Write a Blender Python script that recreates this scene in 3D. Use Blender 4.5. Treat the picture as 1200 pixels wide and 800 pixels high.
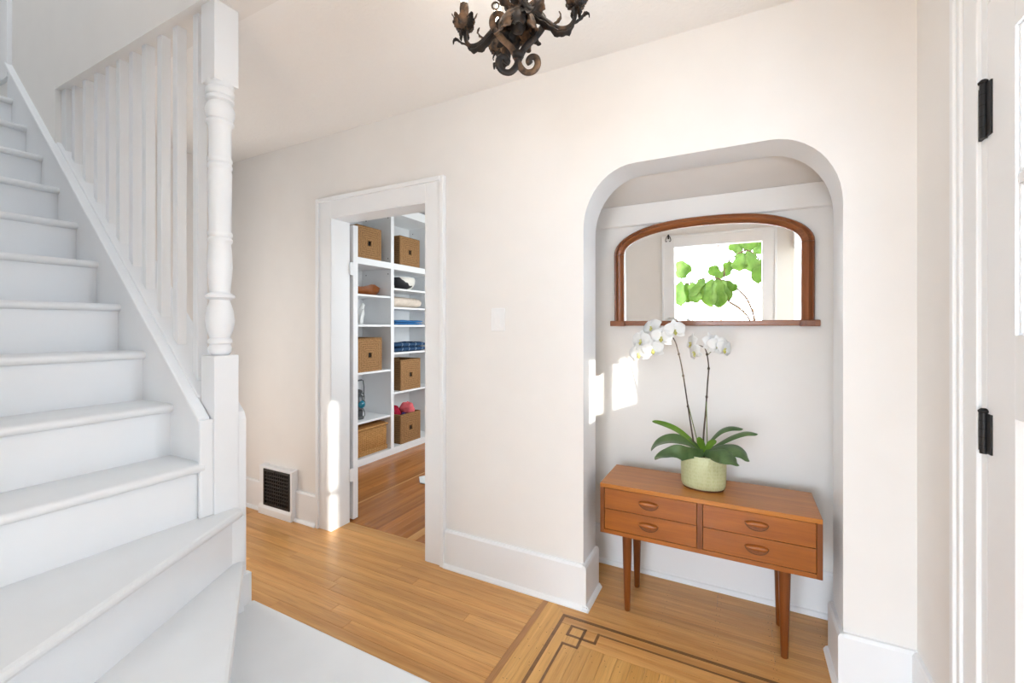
import bpy, bmesh, math, random
from mathutils import Vector, Matrix, Euler
random.seed(7)
for o in list(bpy.data.objects): bpy.data.objects.remove(o)
SC = bpy.context.scene
COL = SC.collection
PI = math.pi
def R(d): return math.radians(d)
# ------------------------------------------------------------------ camera
cam = bpy.data.cameras.new('camera'); camo = bpy.data.objects.new('camera', cam); COL.objects.link(camo)
cam.sensor_width = 36; cam.lens = 515*36/1200; cam.shift_y = -18/1200; cam.clip_start = 0.02
camo.location = (0, 0, 1.33); camo.rotation_euler = (R(90), 0, R(27.49)); SC.camera = camo
# ------------------------------------------------------------------ view, world, sun, daylight, added fill lamps
vs = SC.view_settings
vs.view_transform = 'Standard'; vs.look = 'None'; vs.gamma = 1; vs.use_curve_mapping = False
vs.exposure = 0.0
wd = bpy.data.worlds.new('world'); SC.world = wd; wd.use_nodes = True
bg = wd.node_tree.nodes['Background']; bg.inputs[0].default_value = (0.86, 0.93, 1.0, 1); bg.inputs[1].default_value = 3.1
SUN_DIR = Vector((-0.943, 1.0, -0.37)).normalized()
sl = bpy.data.lights.new('sun', 'SUN'); sl.energy = 11; sl.angle = R(0.7); sl.color = (1, 0.95, 0.86)
so = bpy.data.objects.new('sun', sl); COL.objects.link(so); so.location = (6, -6, 5)
so.rotation_euler = SUN_DIR.to_track_quat('-Z', 'Y').to_euler()
def area(name, loc, d, sx, sy, energy, color=(1, 1, 1)):
    l = bpy.data.lights.new(name, 'AREA'); l.shape = 'RECTANGLE'; l.size = sx; l.size_y = sy; l.energy = energy; l.color = color
    o = bpy.data.objects.new(name, l); COL.objects.link(o); o.location = loc
    o.rotation_euler = Vector(d).to_track_quat('-Z', 'Y').to_euler(); return o
area('fill_living_far', (-0.85, -5.18, 1.45), (0, 1, 0), 2.5, 2.1, 495, (0.86, 0.97, 1.13))  # added lamp at an invented far window, lights the hall through the opening
area('fill_living_side', (-2.70, -3.2, 1.45), (1, 0, 0), 2.0, 1.7, 390, (0.86, 0.97, 1.13))  # added fill lamp at an invented side window of the living room
area('daylight_front_door', (0.66, 1.10, 1.65), (-1, 0, 0), 0.62, 0.74, 21, (0.84, 0.97, 1.15))
area('fill_closet', (-1.18, 3.75, 1.5), (-1, 0, 0), 1.5, 1.4, 36, (0.95, 0.97, 1.0))  # added fill lamp outside an invented closet window, out of view
area('fill_hall_end', (-3.72, 1.27, 1.1), (1, 0.1, 0.1), 0.32, 1.8, 9.0, (1, 0.90, 0.80))  # added fill lamp hidden behind the stairs, brightens the left hall

# ------------------------------------------------------------------ materials
def nodes(name):
    m = bpy.data.materials.new(name); m.use_nodes = True
    nt = m.node_tree; b = nt.nodes['Principled BSDF']; return m, nt, b
def N(nt, t, **kw):
    n = nt.nodes.new(t)
    for k, v in kw.items(): setattr(n, k, v)
    return n
def ramp(nt, stops):
    n = nt.nodes.new('ShaderNodeValToRGB'); e = n.color_ramp.elements
    while len(e) < len(stops): e.new(0.5)
    for x, (p, c) in zip(e, stops): x.position = p; x.color = (*c, 1)
    return n
def bump(nt, b, h, strength, dist=0.002):
    n = nt.nodes.new('ShaderNodeBump'); n.inputs['Strength'].default_value = strength; n.inputs['Distance'].default_value = dist
    nt.links.new(h, n.inputs['Height']); nt.links.new(n.outputs[0], b.inputs['Normal'])
def plain(name, col, rough=0.5, metal=0, noise=0, bscale=0, bstr=0, spec=0.5, bdist=0.002, nscale=6):
    m, nt, b = nodes(name); b.inputs['Roughness'].default_value = rough; b.inputs['Metallic'].default_value = metal
    b.inputs['Specular IOR Level'].default_value = spec
    b.inputs['Base Color'].default_value = (*col, 1)
    tc = N(nt, 'ShaderNodeTexCoord')
    if noise:
        t = N(nt, 'ShaderNodeTexNoise'); t.inputs['Scale'].default_value = nscale; t.inputs['Detail'].default_value = 4
        nt.links.new(tc.outputs['Object'], t.inputs['Vector'])
        r = ramp(nt, [(0.3, tuple(c*(1-noise) for c in col)), (0.7, tuple(min(1, c*(1+noise)) for c in col))])
        nt.links.new(t.outputs[0], r.inputs[0]); nt.links.new(r.outputs[0], b.inputs['Base Color'])
    if bstr:
        t = N(nt, 'ShaderNodeTexNoise'); t.inputs['Scale'].default_value = bscale; t.inputs['Detail'].default_value = 3
        nt.links.new(tc.outputs['Object'], t.inputs['Vector']); bump(nt, b, t.outputs[0], bstr, bdist)
    return m
def wood(name, c0, c1, rough=0.35, axis=0, scale=1.0, vary=0.0, rnd=True, c2=None, dark=0.25):
    """long grained wood; grain runs along `axis` of object space; each object gets its own offset and tone"""
    m, nt, b = nodes(name); b.inputs['Roughness'].default_value = rough
    tc = N(nt, 'ShaderNodeTexCoord'); oi = N(nt, 'ShaderNodeObjectInfo')
    mul = N(nt, 'ShaderNodeVectorMath', operation='MULTIPLY')
    sc = [34*scale]*3; sc[axis] = 1.6*scale; mul.inputs[1].default_value = sc
    off = N(nt, 'ShaderNodeVectorMath', operation='ADD'); comb = N(nt, 'ShaderNodeCombineXYZ')
    mm = N(nt, 'ShaderNodeMath', operation='MULTIPLY'); mm.inputs[1].default_value = 57.0 if rnd else 0
    nt.links.new(oi.outputs['Random'], mm.inputs[0])
    for i in range(3): nt.links.new(mm.outputs[0], comb.inputs[i])
    nt.links.new(tc.outputs['Object'], mul.inputs[0]); nt.links.new(mul.outputs[0], off.inputs[0]); nt.links.new(comb.outputs[0], off.inputs[1])
    t = N(nt, 'ShaderNodeTexNoise'); t.inputs['Scale'].default_value = 1; t.inputs['Detail'].default_value = 6; t.inputs['Distortion'].default_value = 0.6
    nt.links.new(off.outputs[0], t.inputs['Vector'])
    r = ramp(nt, [(0.28, c0), (0.55, tuple((a+d)/2 for a, d in zip(c0, c1))), (0.75, c1)])
    nt.links.new(t.outputs[0], r.inputs[0])
    hs = N(nt, 'ShaderNodeHueSaturation')
    mr = N(nt, 'ShaderNodeMapRange'); mr.inputs['To Min'].default_value = 1-vary; mr.inputs['To Max'].default_value = 1+vary
    nt.links.new(oi.outputs['Random'], mr.inputs[0]); nt.links.new(mr.outputs[0], hs.inputs['Value'])
    nt.links.new(r.outputs[0], hs.inputs['Color'])
    # fine dark pores
    t2 = N(nt, 'ShaderNodeTexNoise'); t2.inputs['Scale'].default_value = 6; t2.inputs['Detail'].default_value = 2
    nt.links.new(off.outputs[0], t2.inputs['Vector'])
    r2 = ramp(nt, [(0.35, (1-dark,)*3), (0.5, (1, 1, 1))]); nt.links.new(t2.outputs[0], r2.inputs[0])
    mx = N(nt, 'ShaderNodeMix', data_type='RGBA', blend_type='MULTIPLY'); mx.inputs[0].default_value = 0.5
    nt.links.new(hs.outputs[0], mx.inputs[6]); nt.links.new(r2.outputs[0], mx.inputs[7])
    nt.links.new(mx.outputs[2], b.inputs['Base Color'])
    bump(nt, b, t.outputs[0], 0.05, 0.001)
    return m
M = {}
M['wall'] = plain('wall_paint', (0.855, 0.828, 0.80), 0.6, noise=0.012, bscale=180, bstr=0.05, spec=0.3)
M['wall_cool'] = plain('closet_paint', (0.82, 0.83, 0.84), 0.6, bscale=180, bstr=0.05, spec=0.3)
M['ceil'] = plain('ceiling_texture', (0.92, 0.90, 0.88), 0.8, bscale=60, bstr=0.55, bdist=0.006, spec=0.2)
M['trim'] = plain('trim_gloss_white', (0.875, 0.885, 0.90), 0.35, noise=0.006, bscale=40, bstr=0.03, spec=0.4)
M['stair'] = plain('stair_paint', (0.845, 0.86, 0.88), 0.4, noise=0.01, bscale=25, bstr=0.05, spec=0.4)
M['stair_tread'] = plain('stair_tread_paint', (0.79, 0.80, 0.81), 0.38, noise=0.02, bscale=25, bstr=0.06, spec=0.4)
M['sub'] = plain('subfloor', (0.12, 0.06, 0.025), 0.8, noise=0.1)
M['oak_x'] = wood('fir_floor_along_hall', (0.58, 0.27, 0.075), (0.76, 0.42, 0.15), 0.30, 0, 0.9, 0.10)
M['oak_y'] = wood('fir_floor_along_door', (0.62, 0.31, 0.080), (0.80, 0.46, 0.155), 0.30, 1, 0.9, 0.09)
M['inlay'] = wood('walnut_inlay', (0.17, 0.075, 0.022), (0.27, 0.125, 0.04), 0.32, 0, 1.0, 0.08)
M['strip'] = wood('brown_border_strip', (0.38, 0.17, 0.055), (0.50, 0.25, 0.09), 0.32, 1, 1.0, 0.08)
M['red_y'] = wood('closet_floor_fir', (0.36, 0.125, 0.028), (0.54, 0.22, 0.06), 0.26, 1, 0.8, 0.2)
M['pale_y'] = wood('closet_floor_pale_board', (0.55, 0.26, 0.08), (0.70, 0.38, 0.14), 0.26, 1, 0.8, 0.1)
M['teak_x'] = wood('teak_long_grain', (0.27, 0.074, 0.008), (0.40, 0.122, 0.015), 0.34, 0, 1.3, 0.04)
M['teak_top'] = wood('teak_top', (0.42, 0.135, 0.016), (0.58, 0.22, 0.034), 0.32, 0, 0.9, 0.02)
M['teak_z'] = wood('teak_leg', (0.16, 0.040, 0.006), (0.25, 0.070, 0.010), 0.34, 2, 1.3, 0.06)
M['groove'] = plain('teak_groove', (0.10, 0.035, 0.012), 0.6, noise=0.05)
M['frame'] = wood('mahogany_frame', (0.17, 0.050, 0.016), (0.31, 0.105, 0.035), 0.28, 0, 1.2, 0.04)
M['frame_z'] = wood('mahogany_frame_upright', (0.17, 0.050, 0.016), (0.31, 0.105, 0.035), 0.28, 2, 1.2, 0.04)
M['black'] = plain('black_iron', (0.012, 0.012, 0.013), 0.5, 0.3, noise=0.2)
M['vent'] = plain('vent_black', (0.02, 0.017, 0.015), 0.55, 0.2, noise=0.15)
M['plastic'] = plain('switch_plastic', (0.87, 0.87, 0.87), 0.35, noise=0.01)
# rusty iron for the chandelier
m, nt, b = nodes('rusted_iron'); tc = N(nt, 'ShaderNodeTexCoord'); t = N(nt, 'ShaderNodeTexNoise'); t.inputs['Scale'].default_value = 28; t.inputs['Detail'].default_value = 6
nt.links.new(tc.outputs['Object'], t.inputs['Vector']); r = ramp(nt, [(0.38, (0.020, 0.017, 0.016)), (0.58, (0.035, 0.026, 0.021)), (0.74, (0.14, 0.078, 0.042))])
nt.links.new(t.outputs[0], r.inputs[0]); nt.links.new(r.outputs[0], b.inputs['Base Color']); b.inputs['Roughness'].default_value = 0.55; b.inputs['Metallic'].default_value = 0.35
bump(nt, b, t.outputs[0], 0.4, 0.003); M['iron'] = m
m, nt, b = nodes('rusted_iron_brown'); tc = N(nt, 'ShaderNodeTexCoord'); t = N(nt, 'ShaderNodeTexNoise'); t.inputs['Scale'].default_value = 34; t.inputs['Detail'].default_value = 6
nt.links.new(tc.outputs['Object'], t.inputs['Vector']); r = ramp(nt, [(0.40, (0.035, 0.024, 0.018)), (0.66, (0.22, 0.125, 0.068))])
nt.links.new(t.outputs[0], r.inputs[0]); nt.links.new(r.outputs[0], b.inputs['Base Color']); b.inputs['Roughness'].default_value = 0.6; b.inputs['Metallic'].default_value = 0.2
bump(nt, b, t.outputs[0], 0.4, 0.003); M['rust'] = m
m, nt, b = nodes('lit_bulb'); b.inputs['Base Color'].default_value = (1, 0.95, 0.85, 1); b.inputs['Emission Color'].default_value = (1, 0.88, 0.70, 1); b.inputs['Emission Strength'].default_value = 9
M['bulb'] = m
# mirror and glass
m, nt, b = nodes('mirror_silver'); b.inputs['Base Color'].default_value = (0.95, 0.955, 0.95, 1); b.inputs['Metallic'].default_value = 1; b.inputs['Roughness'].default_value = 0.0; M['mirror'] = m
m = bpy.data.materials.new('window_glass'); m.use_nodes = True; nt = m.node_tree; nt.nodes.clear()
o_ = N(nt, 'ShaderNodeOutputMaterial'); mxs = N(nt, 'ShaderNodeMixShader'); tr = N(nt, 'ShaderNodeBsdfTransparent'); gl = N(nt, 'ShaderNodeBsdfGlossy'); gl.inputs['Roughness'].default_value = 0.02
mxs.inputs[0].default_value = 0.06; tr.inputs[0].default_value = (0.97, 0.985, 0.98, 1)
nt.links.new(tr.outputs[0], mxs.inputs[1]); nt.links.new(gl.outputs[0], mxs.inputs[2]); nt.links.new(mxs.outputs[0], o_.inputs[0]); M['glass'] = m
# seagrass basket: weave that runs in concentric squares on each face
def weave(name, c0, c1, freq, concentric=True):
    m, nt, b = nodes(name); b.inputs['Roughness'].default_value = 0.75; b.inputs['Specular IOR Level'].default_value = 0.2
    tc = N(nt, 'ShaderNodeTexCoord'); sp = N(nt, 'ShaderNodeSeparateXYZ'); nt.links.new(tc.outputs['Object'], sp.inputs[0])
    def ma(op, a, bb=None):
        n = N(nt, 'ShaderNodeMath', operation=op)
        for i, x in enumerate((a, bb)):
            if x is None: continue
            if isinstance(x, (int, float)): n.inputs[i].default_value = x
            else: nt.links.new(x, n.inputs[i])
        return n.outputs[0]
    zc = ma('SUBTRACT', sp.outputs[2], 0.155)
    if concentric: d = ma('MAXIMUM', ma('ABSOLUTE', sp.outputs[1]), ma('ABSOLUTE', zc))
    else: d = sp.outputs[2]
    nz = N(nt, 'ShaderNodeTexNoise'); nz.inputs['Scale'].default_value = 40; nz.inputs['Detail'].default_value = 3; nt.links.new(tc.outputs['Object'], nz.inputs['Vector'])
    d2 = ma('ADD', ma('MULTIPLY', d, freq), ma('MULTIPLY', nz.outputs[0], 5.0))
    s1 = ma('SINE', d2)
    vo = N(nt, 'ShaderNodeTexVoronoi'); vo.inputs['Scale'].default_value = 95; nt.links.new(tc.outputs['Object'], vo.inputs['Vector'])
    f = ma('ADD', ma('MULTIPLY', s1, 0.25), ma('MULTIPLY', vo.outputs[0], 0.75)); f = ma('ADD', f, 0.15)
    r = ramp(nt, [(0.05, c0), (0.75, c1)]); nt.links.new(f, r.inputs[0]); nt.links.new(r.outputs[0], b.inputs['Base Color'])
    bump(nt, b, f, 0.6, 0.004); return m
M['basket'] = weave('seagrass_weave', (0.19, 0.095, 0.036), (0.37, 0.205, 0.09), 300)
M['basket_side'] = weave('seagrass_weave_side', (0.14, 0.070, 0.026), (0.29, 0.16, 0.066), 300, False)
M['wicker'] = weave('wicker_weave', (0.36, 0.17, 0.055), (0.66, 0.37, 0.14), 420, False)
M['wicker_dark'] = weave('wicker_lid', (0.20, 0.085, 0.025), (0.42, 0.20, 0.065), 500, False)
M['hole_shade'] = plain('hole_shade_black', (0.008, 0.007, 0.006), 0.9, noise=0.1)  # near-black colour standing in for shade inside holes and gaps
M['bowlwood'] = wood('burl_bowl', (0.17, 0.045, 0.008), (0.38, 0.115, 0.018), 0.4, 1, 0.8, 0.05)
M['ceramic'] = plain('white_ceramic', (0.84, 0.84, 0.82), 0.3, noise=0.02)
m, nt, b = nodes('black_white_glaze'); tc = N(nt, 'ShaderNodeTexCoord'); t = N(nt, 'ShaderNodeTexNoise'); t.inputs['Scale'].default_value = 9; t.inputs['Detail'].default_value = 1
nt.links.new(tc.outputs['Object'], t.inputs['Vector']); r = ramp(nt, [(0.535, (0.82, 0.79, 0.72)), (0.55, (0.025, 0.025, 0.03))]); nt.links.new(t.outputs[0], r.inputs[0]); nt.links.new(r.outputs[0], b.inputs['Base Color']); b.inputs['Roughness'].default_value = 0.3; M['cow'] = m
def cloth(name, col, **k): return plain(name, col, 0.9, noise=0.08, bscale=220, bstr=0.35, spec=0.1, nscale=25, **k)
M['cream'] = cloth('cream_knit', (0.72, 0.62, 0.53)); M['blue'] = cloth('blue_cotton', (0.055, 0.19, 0.42))
M['navy'] = cloth('navy_wool', (0.035, 0.075, 0.15)); M['paleline'] = cloth('pale_blue_stitch', (0.32, 0.42, 0.52))
M['pink'] = cloth('pink_knit', (0.80, 0.17, 0.19)); M['red'] = cloth('red_knit', (0.42, 0.02, 0.05)); M['dnavy'] = cloth('dark_patterned_knit', (0.05, 0.03, 0.10))
M['lantern'] = plain('lantern_zinc', (0.085, 0.09, 0.095), 0.45, 0.6, noise=0.2)
m, nt, b = nodes('teal_glass'); b.inputs['Base Color'].default_value = (0.0, 0.16, 0.24, 1); b.inputs['Roughness'].default_value = 0.08; b.inputs['Coat Weight'].default_value = 0.5; M['teal'] = m
# pot: pale green glaze with small vertical leaf-shaped dents
m, nt, b = nodes('celadon_pot'); tc = N(nt, 'ShaderNodeTexCoord'); mp = N(nt, 'ShaderNodeMapping'); mp.inputs['Scale'].default_value = (150, 150, 62)
nt.links.new(tc.outputs['Object'], mp.inputs[0]); vo = N(nt, 'ShaderNodeTexVoronoi'); vo.inputs['Scale'].default_value = 1; vo.inputs['Randomness'].default_value = 0.35; nt.links.new(mp.outputs[0], vo.inputs['Vector'])
r = ramp(nt, [(0.1, (0.46, 0.48, 0.24)), (0.6, (0.55, 0.57, 0.33))]); nt.links.new(vo.outputs[0], r.inputs[0]); nt.links.new(r.outputs[0], b.inputs['Base Color']); b.inputs['Roughness'].default_value = 0.4
bump(nt, b, vo.outputs[0], 0.5, 0.003); M['pot'] = m
M['bark'] = plain('orchid_bark', (0.13, 0.075, 0.04), 0.9, noise=0.4, bscale=60, bstr=0.8, bdist=0.01, nscale=60)
def leafmat(name, c0, c1, trans=0.0, rough=0.35, sc=14):
    m, nt, b = nodes(name); tc = N(nt, 'ShaderNodeTexCoord'); t = N(nt, 'ShaderNodeTexNoise'); t.inputs['Scale'].default_value = sc; t.inputs['Detail'].default_value = 3
    nt.links.new(tc.outputs['Object'], t.inputs['Vector']); r = ramp(nt, [(0.35, c0), (0.65, c1)]); nt.links.new(t.outputs[0], r.inputs[0]); nt.links.new(r.outputs[0], b.inputs['Base Color']); b.inputs['Roughness'].default_value = rough
    if trans:
        out = nt.nodes['Material Output']; tl = N(nt, 'ShaderNodeBsdfTranslucent'); nt.links.new(r.outputs[0], tl.inputs[0]); ms = N(nt, 'ShaderNodeMixShader'); ms.inputs[0].default_value = trans
        nt.links.new(b.outputs[0], ms.inputs[1]); nt.links.new(tl.outputs[0], ms.inputs[2]); nt.links.new(ms.outputs[0], out.inputs[0])
    return m
M['oleaf'] = leafmat('orchid_leaf', (0.06, 0.12, 0.04), (0.13, 0.21, 0.08), 0.1, 0.3)
M['oleaf_young'] = leafmat('orchid_young_leaf', (0.10, 0.22, 0.02), (0.17, 0.32, 0.035), 0.2)
M['fig'] = leafmat('fig_leaf', (0.10, 0.21, 0.022), (0.19, 0.34, 0.06), 0.4, 0.45, 8)
M['petal'] = leafmat('orchid_petal', (0.92, 0.92, 0.91), (0.95, 0.95, 0.94), 0.3, 0.6)
M['lip'] = leafmat('orchid_lip', (0.62, 0.58, 0.10), (0.80, 0.76, 0.40), 0.2, 0.5, 60)
M['ostem'] = plain('orchid_stem', (0.075, 0.05, 0.035), 0.6, noise=0.3, nscale=30)
M['ostem_green'] = plain('orchid_stem_green', (0.16, 0.20, 0.06), 0.6, noise=0.3, nscale=30)
M['figstem'] = plain('fig_bark', (0.12, 0.07, 0.04), 0.8, noise=0.3, nscale=20)
M['tan'] = wood('tan_bentwood', (0.30, 0.17, 0.08), (0.42, 0.26, 0.13), 0.4, 2, 1, 0.05)
M['white_fabric'] = cloth('white_upholstery', (0.80, 0.80, 0.78))
M['render'] = plain('stucco_outside', (0.62, 0.60, 0.57), 0.9, noise=0.05, bscale=30, bstr=0.3)
M['lawn'] = plain('ground_outside', (0.25, 0.26, 0.22), 0.95, noise=0.15)

# ------------------------------------------------------------------ mesh helpers
class MB:
    def __init__(s): s.v = []; s.f = []
    def add(s, vs, fs):
        o = len(s.v); s.v += [tuple(v) for v in vs]; s.f += [[i+o for i in f] for f in fs]; return s
    def box(s, x0, x1, y0, y1, z0, z1):
        x0, x1 = min(x0, x1), max(x0, x1); y0, y1 = min(y0, y1), max(y0, y1); z0, z1 = min(z0, z1), max(z0, z1)
        return s.add([(x0, y0, z0), (x1, y0, z0), (x1, y1, z0), (x0, y1, z0), (x0, y0, z1), (x1, y0, z1), (x1, y1, z1), (x0, y1, z1)],
                     [[0, 3, 2, 1], [4, 5, 6, 7], [0, 1, 5, 4], [1, 2, 6, 5], [2, 3, 7, 6], [3, 0, 4, 7]])
    def prism(s, pts, a, b, axis):
        """polygon in the plane normal to `axis`, extruded a..b. axis y: pts are (x,z); axis z: (x,y); axis x: (y,z)"""
        def P(p, h): return {'x': (h, p[0], p[1]), 'y': (p[0], h, p[1]), 'z': (p[0], p[1], h)}[axis]
        n = len(pts); vs = [P(p, a) for p in pts]+[P(p, b) for p in pts]
        fs = [list(range(n)), list(range(2*n-1, n-1, -1))]+[[i, i+n, (i+1) % n+n, (i+1) % n] for i in range(n)]
        return s.add(vs, fs)
    def lathe(s, prof, n=20, c=(0, 0), sx=1, sy=1, cap=True):
        vs = []; fs = []
        for r, z in prof:
            for k in range(n):
                a = 2*PI*k/n; vs.append((c[0]+r*sx*math.cos(a), c[1]+r*sy*math.sin(a), z))
        m_ = len(prof)
        for i in range(m_-1):
            for k in range(n): fs.append([i*n+k, i*n+(k+1) % n, (i+1)*n+(k+1) % n, (i+1)*n+k])
        if cap: fs.append(list(range(n-1, -1, -1))); fs.append([(m_-1)*n+k for k in range(n)])
        return s.add(vs, fs)
    def tube(s, pts, rad, n=8, flat=1.0, closed=False, up=None):
        """swept tube; flat<1 squeezes it along the second frame axis"""
        pts = [Vector(p) for p in pts]; m_ = len(pts)
        rad = rad if isinstance(rad, (list, tuple)) else [rad]*m_
        vs = []; prev = None
        for i, p in enumerate(pts):
            if closed: t = pts[(i+1) % m_]-pts[i-1]
            else: t = pts[min(i+1, m_-1)]-pts[max(i-1, 0)]
            t.normalize()
            if up is not None: nrm = Vector(up)-t*t.dot(Vector(up))
            elif prev is None:
                nrm = t.orthogonal()
            else: nrm = prev-t*t.dot(prev)
            if nrm.length < 1e-6: nrm = t.orthogonal()
            nrm.normalize(); prev = nrm; bn = t.cross(nrm)
            for k in range(n):
                a = 2*PI*k/n; vs.append(p+nrm*math.cos(a)*rad[i]+bn*math.sin(a)*rad[i]*flat)
        fs = []
        for i in range(m_ if closed else m_-1):
            j = (i+1) % m_
            for k in range(n): fs.append([i*n+k, i*n+(k+1) % n, j*n+(k+1) % n, j*n+k])
        if not closed: fs.append(list(range(n-1, -1, -1))); fs.append([(m_-1)*n+k for k in range(n)])
        return s.add(vs, fs)
    def ribbon(s, path, half, side, cup=0.0, cols=4, wave=0.0):
        """leaf surface: path points, half widths, side vector (or list), cup bends the edges along the normal"""
        path = [Vector(p) for p in path]; n = len(path); vs = []; fs = []
        for i, p in enumerate(path):
            t = (path[min(i+1, n-1)]-path[max(i-1, 0)]).normalized()
            sd = Vector(side[i] if isinstance(side, list) else side); sd = (sd-t*t.dot(sd)).normalized(); nr = sd.cross(t).normalized()
            for k in range(cols+1):
                x = -1+2*k/cols
                vs.append(p+sd*half[i]*x+nr*(cup*half[i]*abs(x)**1.5+wave*half[i]*math.sin(i*1.7+x*2)*abs(x)))
        for i in range(n-1):
            for k in range(cols): a = i*(cols+1)+k; fs.append([a, a+1, a+cols+2, a+cols+1])
        return s.add(vs, fs)
    def xf(s, mat):
        s.v = [tuple(mat @ Vector(v)) for v in s.v]; return s
def wloc(o):
    l = Vector((0, 0, 0))
    while o: l += o.location; o = o.parent
    return l
def obj(name, mb, mat, parent=None, smooth=False, bevel=0, solid=0, sub=0, local=False, at=None, angle=None):
    """link one mesh object. Vertices are world coordinates unless local; `at` sets the origin"""
    me = bpy.data.meshes.new(name); off = Vector((0, 0, 0))
    if not local: off = wloc(parent) if parent else Vector((0, 0, 0))
    loc = Vector((0, 0, 0))
    if at is not None: loc = Vector(at)-off; off = Vector(at)
    if local: off = Vector((0, 0, 0)) if at is None else Vector(at)
    me.from_pydata([tuple(Vector(v)-off) for v in mb.v], [], mb.f); me.validate()
    bm = bmesh.new(); bm.from_mesh(me); bmesh.ops.recalc_face_normals(bm, faces=bm.faces); bm.to_mesh(me); bm.free()
    me.materials.append(M[mat] if isinstance(mat, str) else mat)
    o = bpy.data.objects.new(name, me); COL.objects.link(o); o.location = loc; o.parent = parent
    if smooth:
        me.polygons.foreach_set('use_smooth', [True]*len(me.polygons))
        if angle is not None:
            me.set_sharp_from_angle(angle=R(angle))
    if solid: x = o.modifiers.new('s', 'SOLIDIFY'); x.thickness = solid; x.offset = 0
    if bevel: x = o.modifiers.new('b', 'BEVEL'); x.width = bevel; x.segments = 2; x.limit_method = 'ANGLE'; x.angle_limit = R(40)
    if sub: x = o.modifiers.new('u', 'SUBSURF'); x.levels = sub; x.render_levels = sub
    return o
def B(*a): return MB().box(*a)
def thing(name, label, cat, loc=(0, 0, 0), group=None, rot=None):
    o = bpy.data.objects.new(name, None); COL.objects.link(o); o.location = loc; o.empty_display_size = 0.05
    if rot: o.rotation_euler = rot
    o['label'] = label; o['category'] = cat
    if group: o['group'] = group
    return o
def tag(o, label, cat, group=None):
    o['label'] = label; o['category'] = cat
    if group: o['group'] = group
    return o
def struct(name, mb, mat, label=None, parent=None, **k):
    o = obj(name, mb, mat, parent, **k)
    if parent is None:
        o['kind'] = 'structure'; o['label'] = label; o['category'] = name.split('_')[0].replace('baseboard', 'baseboard')
    return o
def sroot(name, label, loc=(0, 0, 0), cat=None):
    o = bpy.data.objects.new(name, None); COL.objects.link(o); o.location = loc; o['kind'] = 'structure'; o['label'] = label; o['category'] = cat or name.split('_')[0]; return o
def catmull(pts, n=6):
    pts = [Vector(p) for p in pts]; out = []
    for i in range(len(pts)-1):
        p0 = pts[max(i-1, 0)]; p1 = pts[i]; p2 = pts[i+1]; p3 = pts[min(i+2, len(pts)-1)]
        for k in range(n):
            t = k/n; out.append(0.5*((2*p1)+(p2-p0)*t+(2*p0-5*p1+4*p2-p3)*t*t+(3*p1-p0-3*p2+p3)*t**3))
    out.append(pts[-1]); return out

# ================================================================== SETTING
CEIL = 2.582; WY = 2.0        # ceiling height, face of the long wall
JL, JR = -2.356, -1.582      # closet doorway
AL, AR = -0.660, 0.335       # arch
RX = 0.543                   # right wall face
EX = -3.55                   # hall end wall
FY = -1.25                   # wall behind the camera
# long wall with doorway and arch
def arch_pts():
    rx, rz, top = 0.235, 0.275, 2.062; p = []
    for i in range(13):
        a = PI-PI/2*i/12; p.append((AL+rx+rx*math.cos(a), top-rz+rz*math.sin(a)))
    for i in range(13):
        a = PI/2-PI/2*i/12; p.append((AR-rx+rx*math.cos(a), top-rz+rz*math.sin(a)))
    return p
mb = MB()
mb.prism([(EX-0.1, 0), (EX-0.1, CEIL+0.15), (-1.2, CEIL+0.15), (-1.2, 0), (JR, 0), (JR, 2.034), (JL, 2.034), (JL, 0)], WY, 2.126, 'y')
mb.prism([(-1.2, 0), (-1.2, CEIL+0.15), (RX+0.15, CEIL+0.15), (RX+0.15, 0), (AR, 0)]+arch_pts()[::-1]+[(AL, 0)], WY, 2.195, 'y')
wall_back = struct('wall_back', mb, 'wall', 'long warm white wall with closet doorway and arched alcove', smooth=True, angle=35)
wall_back.data.materials.append(M['trim'])
for p_ in wall_back.data.polygons:
    c_ = p_.center
    if abs(p_.normal.y) < 0.3 and AL-0.01 <= c_.x <= AR+0.01 and c_.z < 2.07: p_.material_index = 1
# alcove behind the arch
struct('wall_niche', B(-1.0, RX+0.1, 2.456, 2.556, 0, 2.2), 'wall', 'warm white back wall of the arched alcove')
struct('wall_niche_left', B(-1.1, -0.98, 2.195, 2.556, 0, 2.2), 'wall', 'left side wall of the arched alcove')
struct('wall_niche_right', B(0.50, 0.62, 2.195, 2.556, 0, 2.2), 'wall', 'right side wall of the arched alcove')
struct('ceiling_niche', B(-1.0, 0.6, 2.19, 2.47, 2.075, 2.2), 'wall', 'ceiling of the arched alcove')
# sloping soffit board and rail high on the alcove wall
struct('trim_1', MB().prism([(2.195, 2.08), (2.195, 2.075), (2.452, 1.993), (2.456, 1.993), (2.456, 2.08)], -0.98, 0.5, 'x'), 'wall', 'sloping soffit inside the arched alcove')
struct('trim_2', MB().prism([(2.440, 1.993), (2.456, 1.993), (2.456, 1.878), (2.446, 1.878), (2.440, 1.884)], -0.98, 0.5, 'x'), 'wall', 'flat white rail under the alcove soffit')
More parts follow.
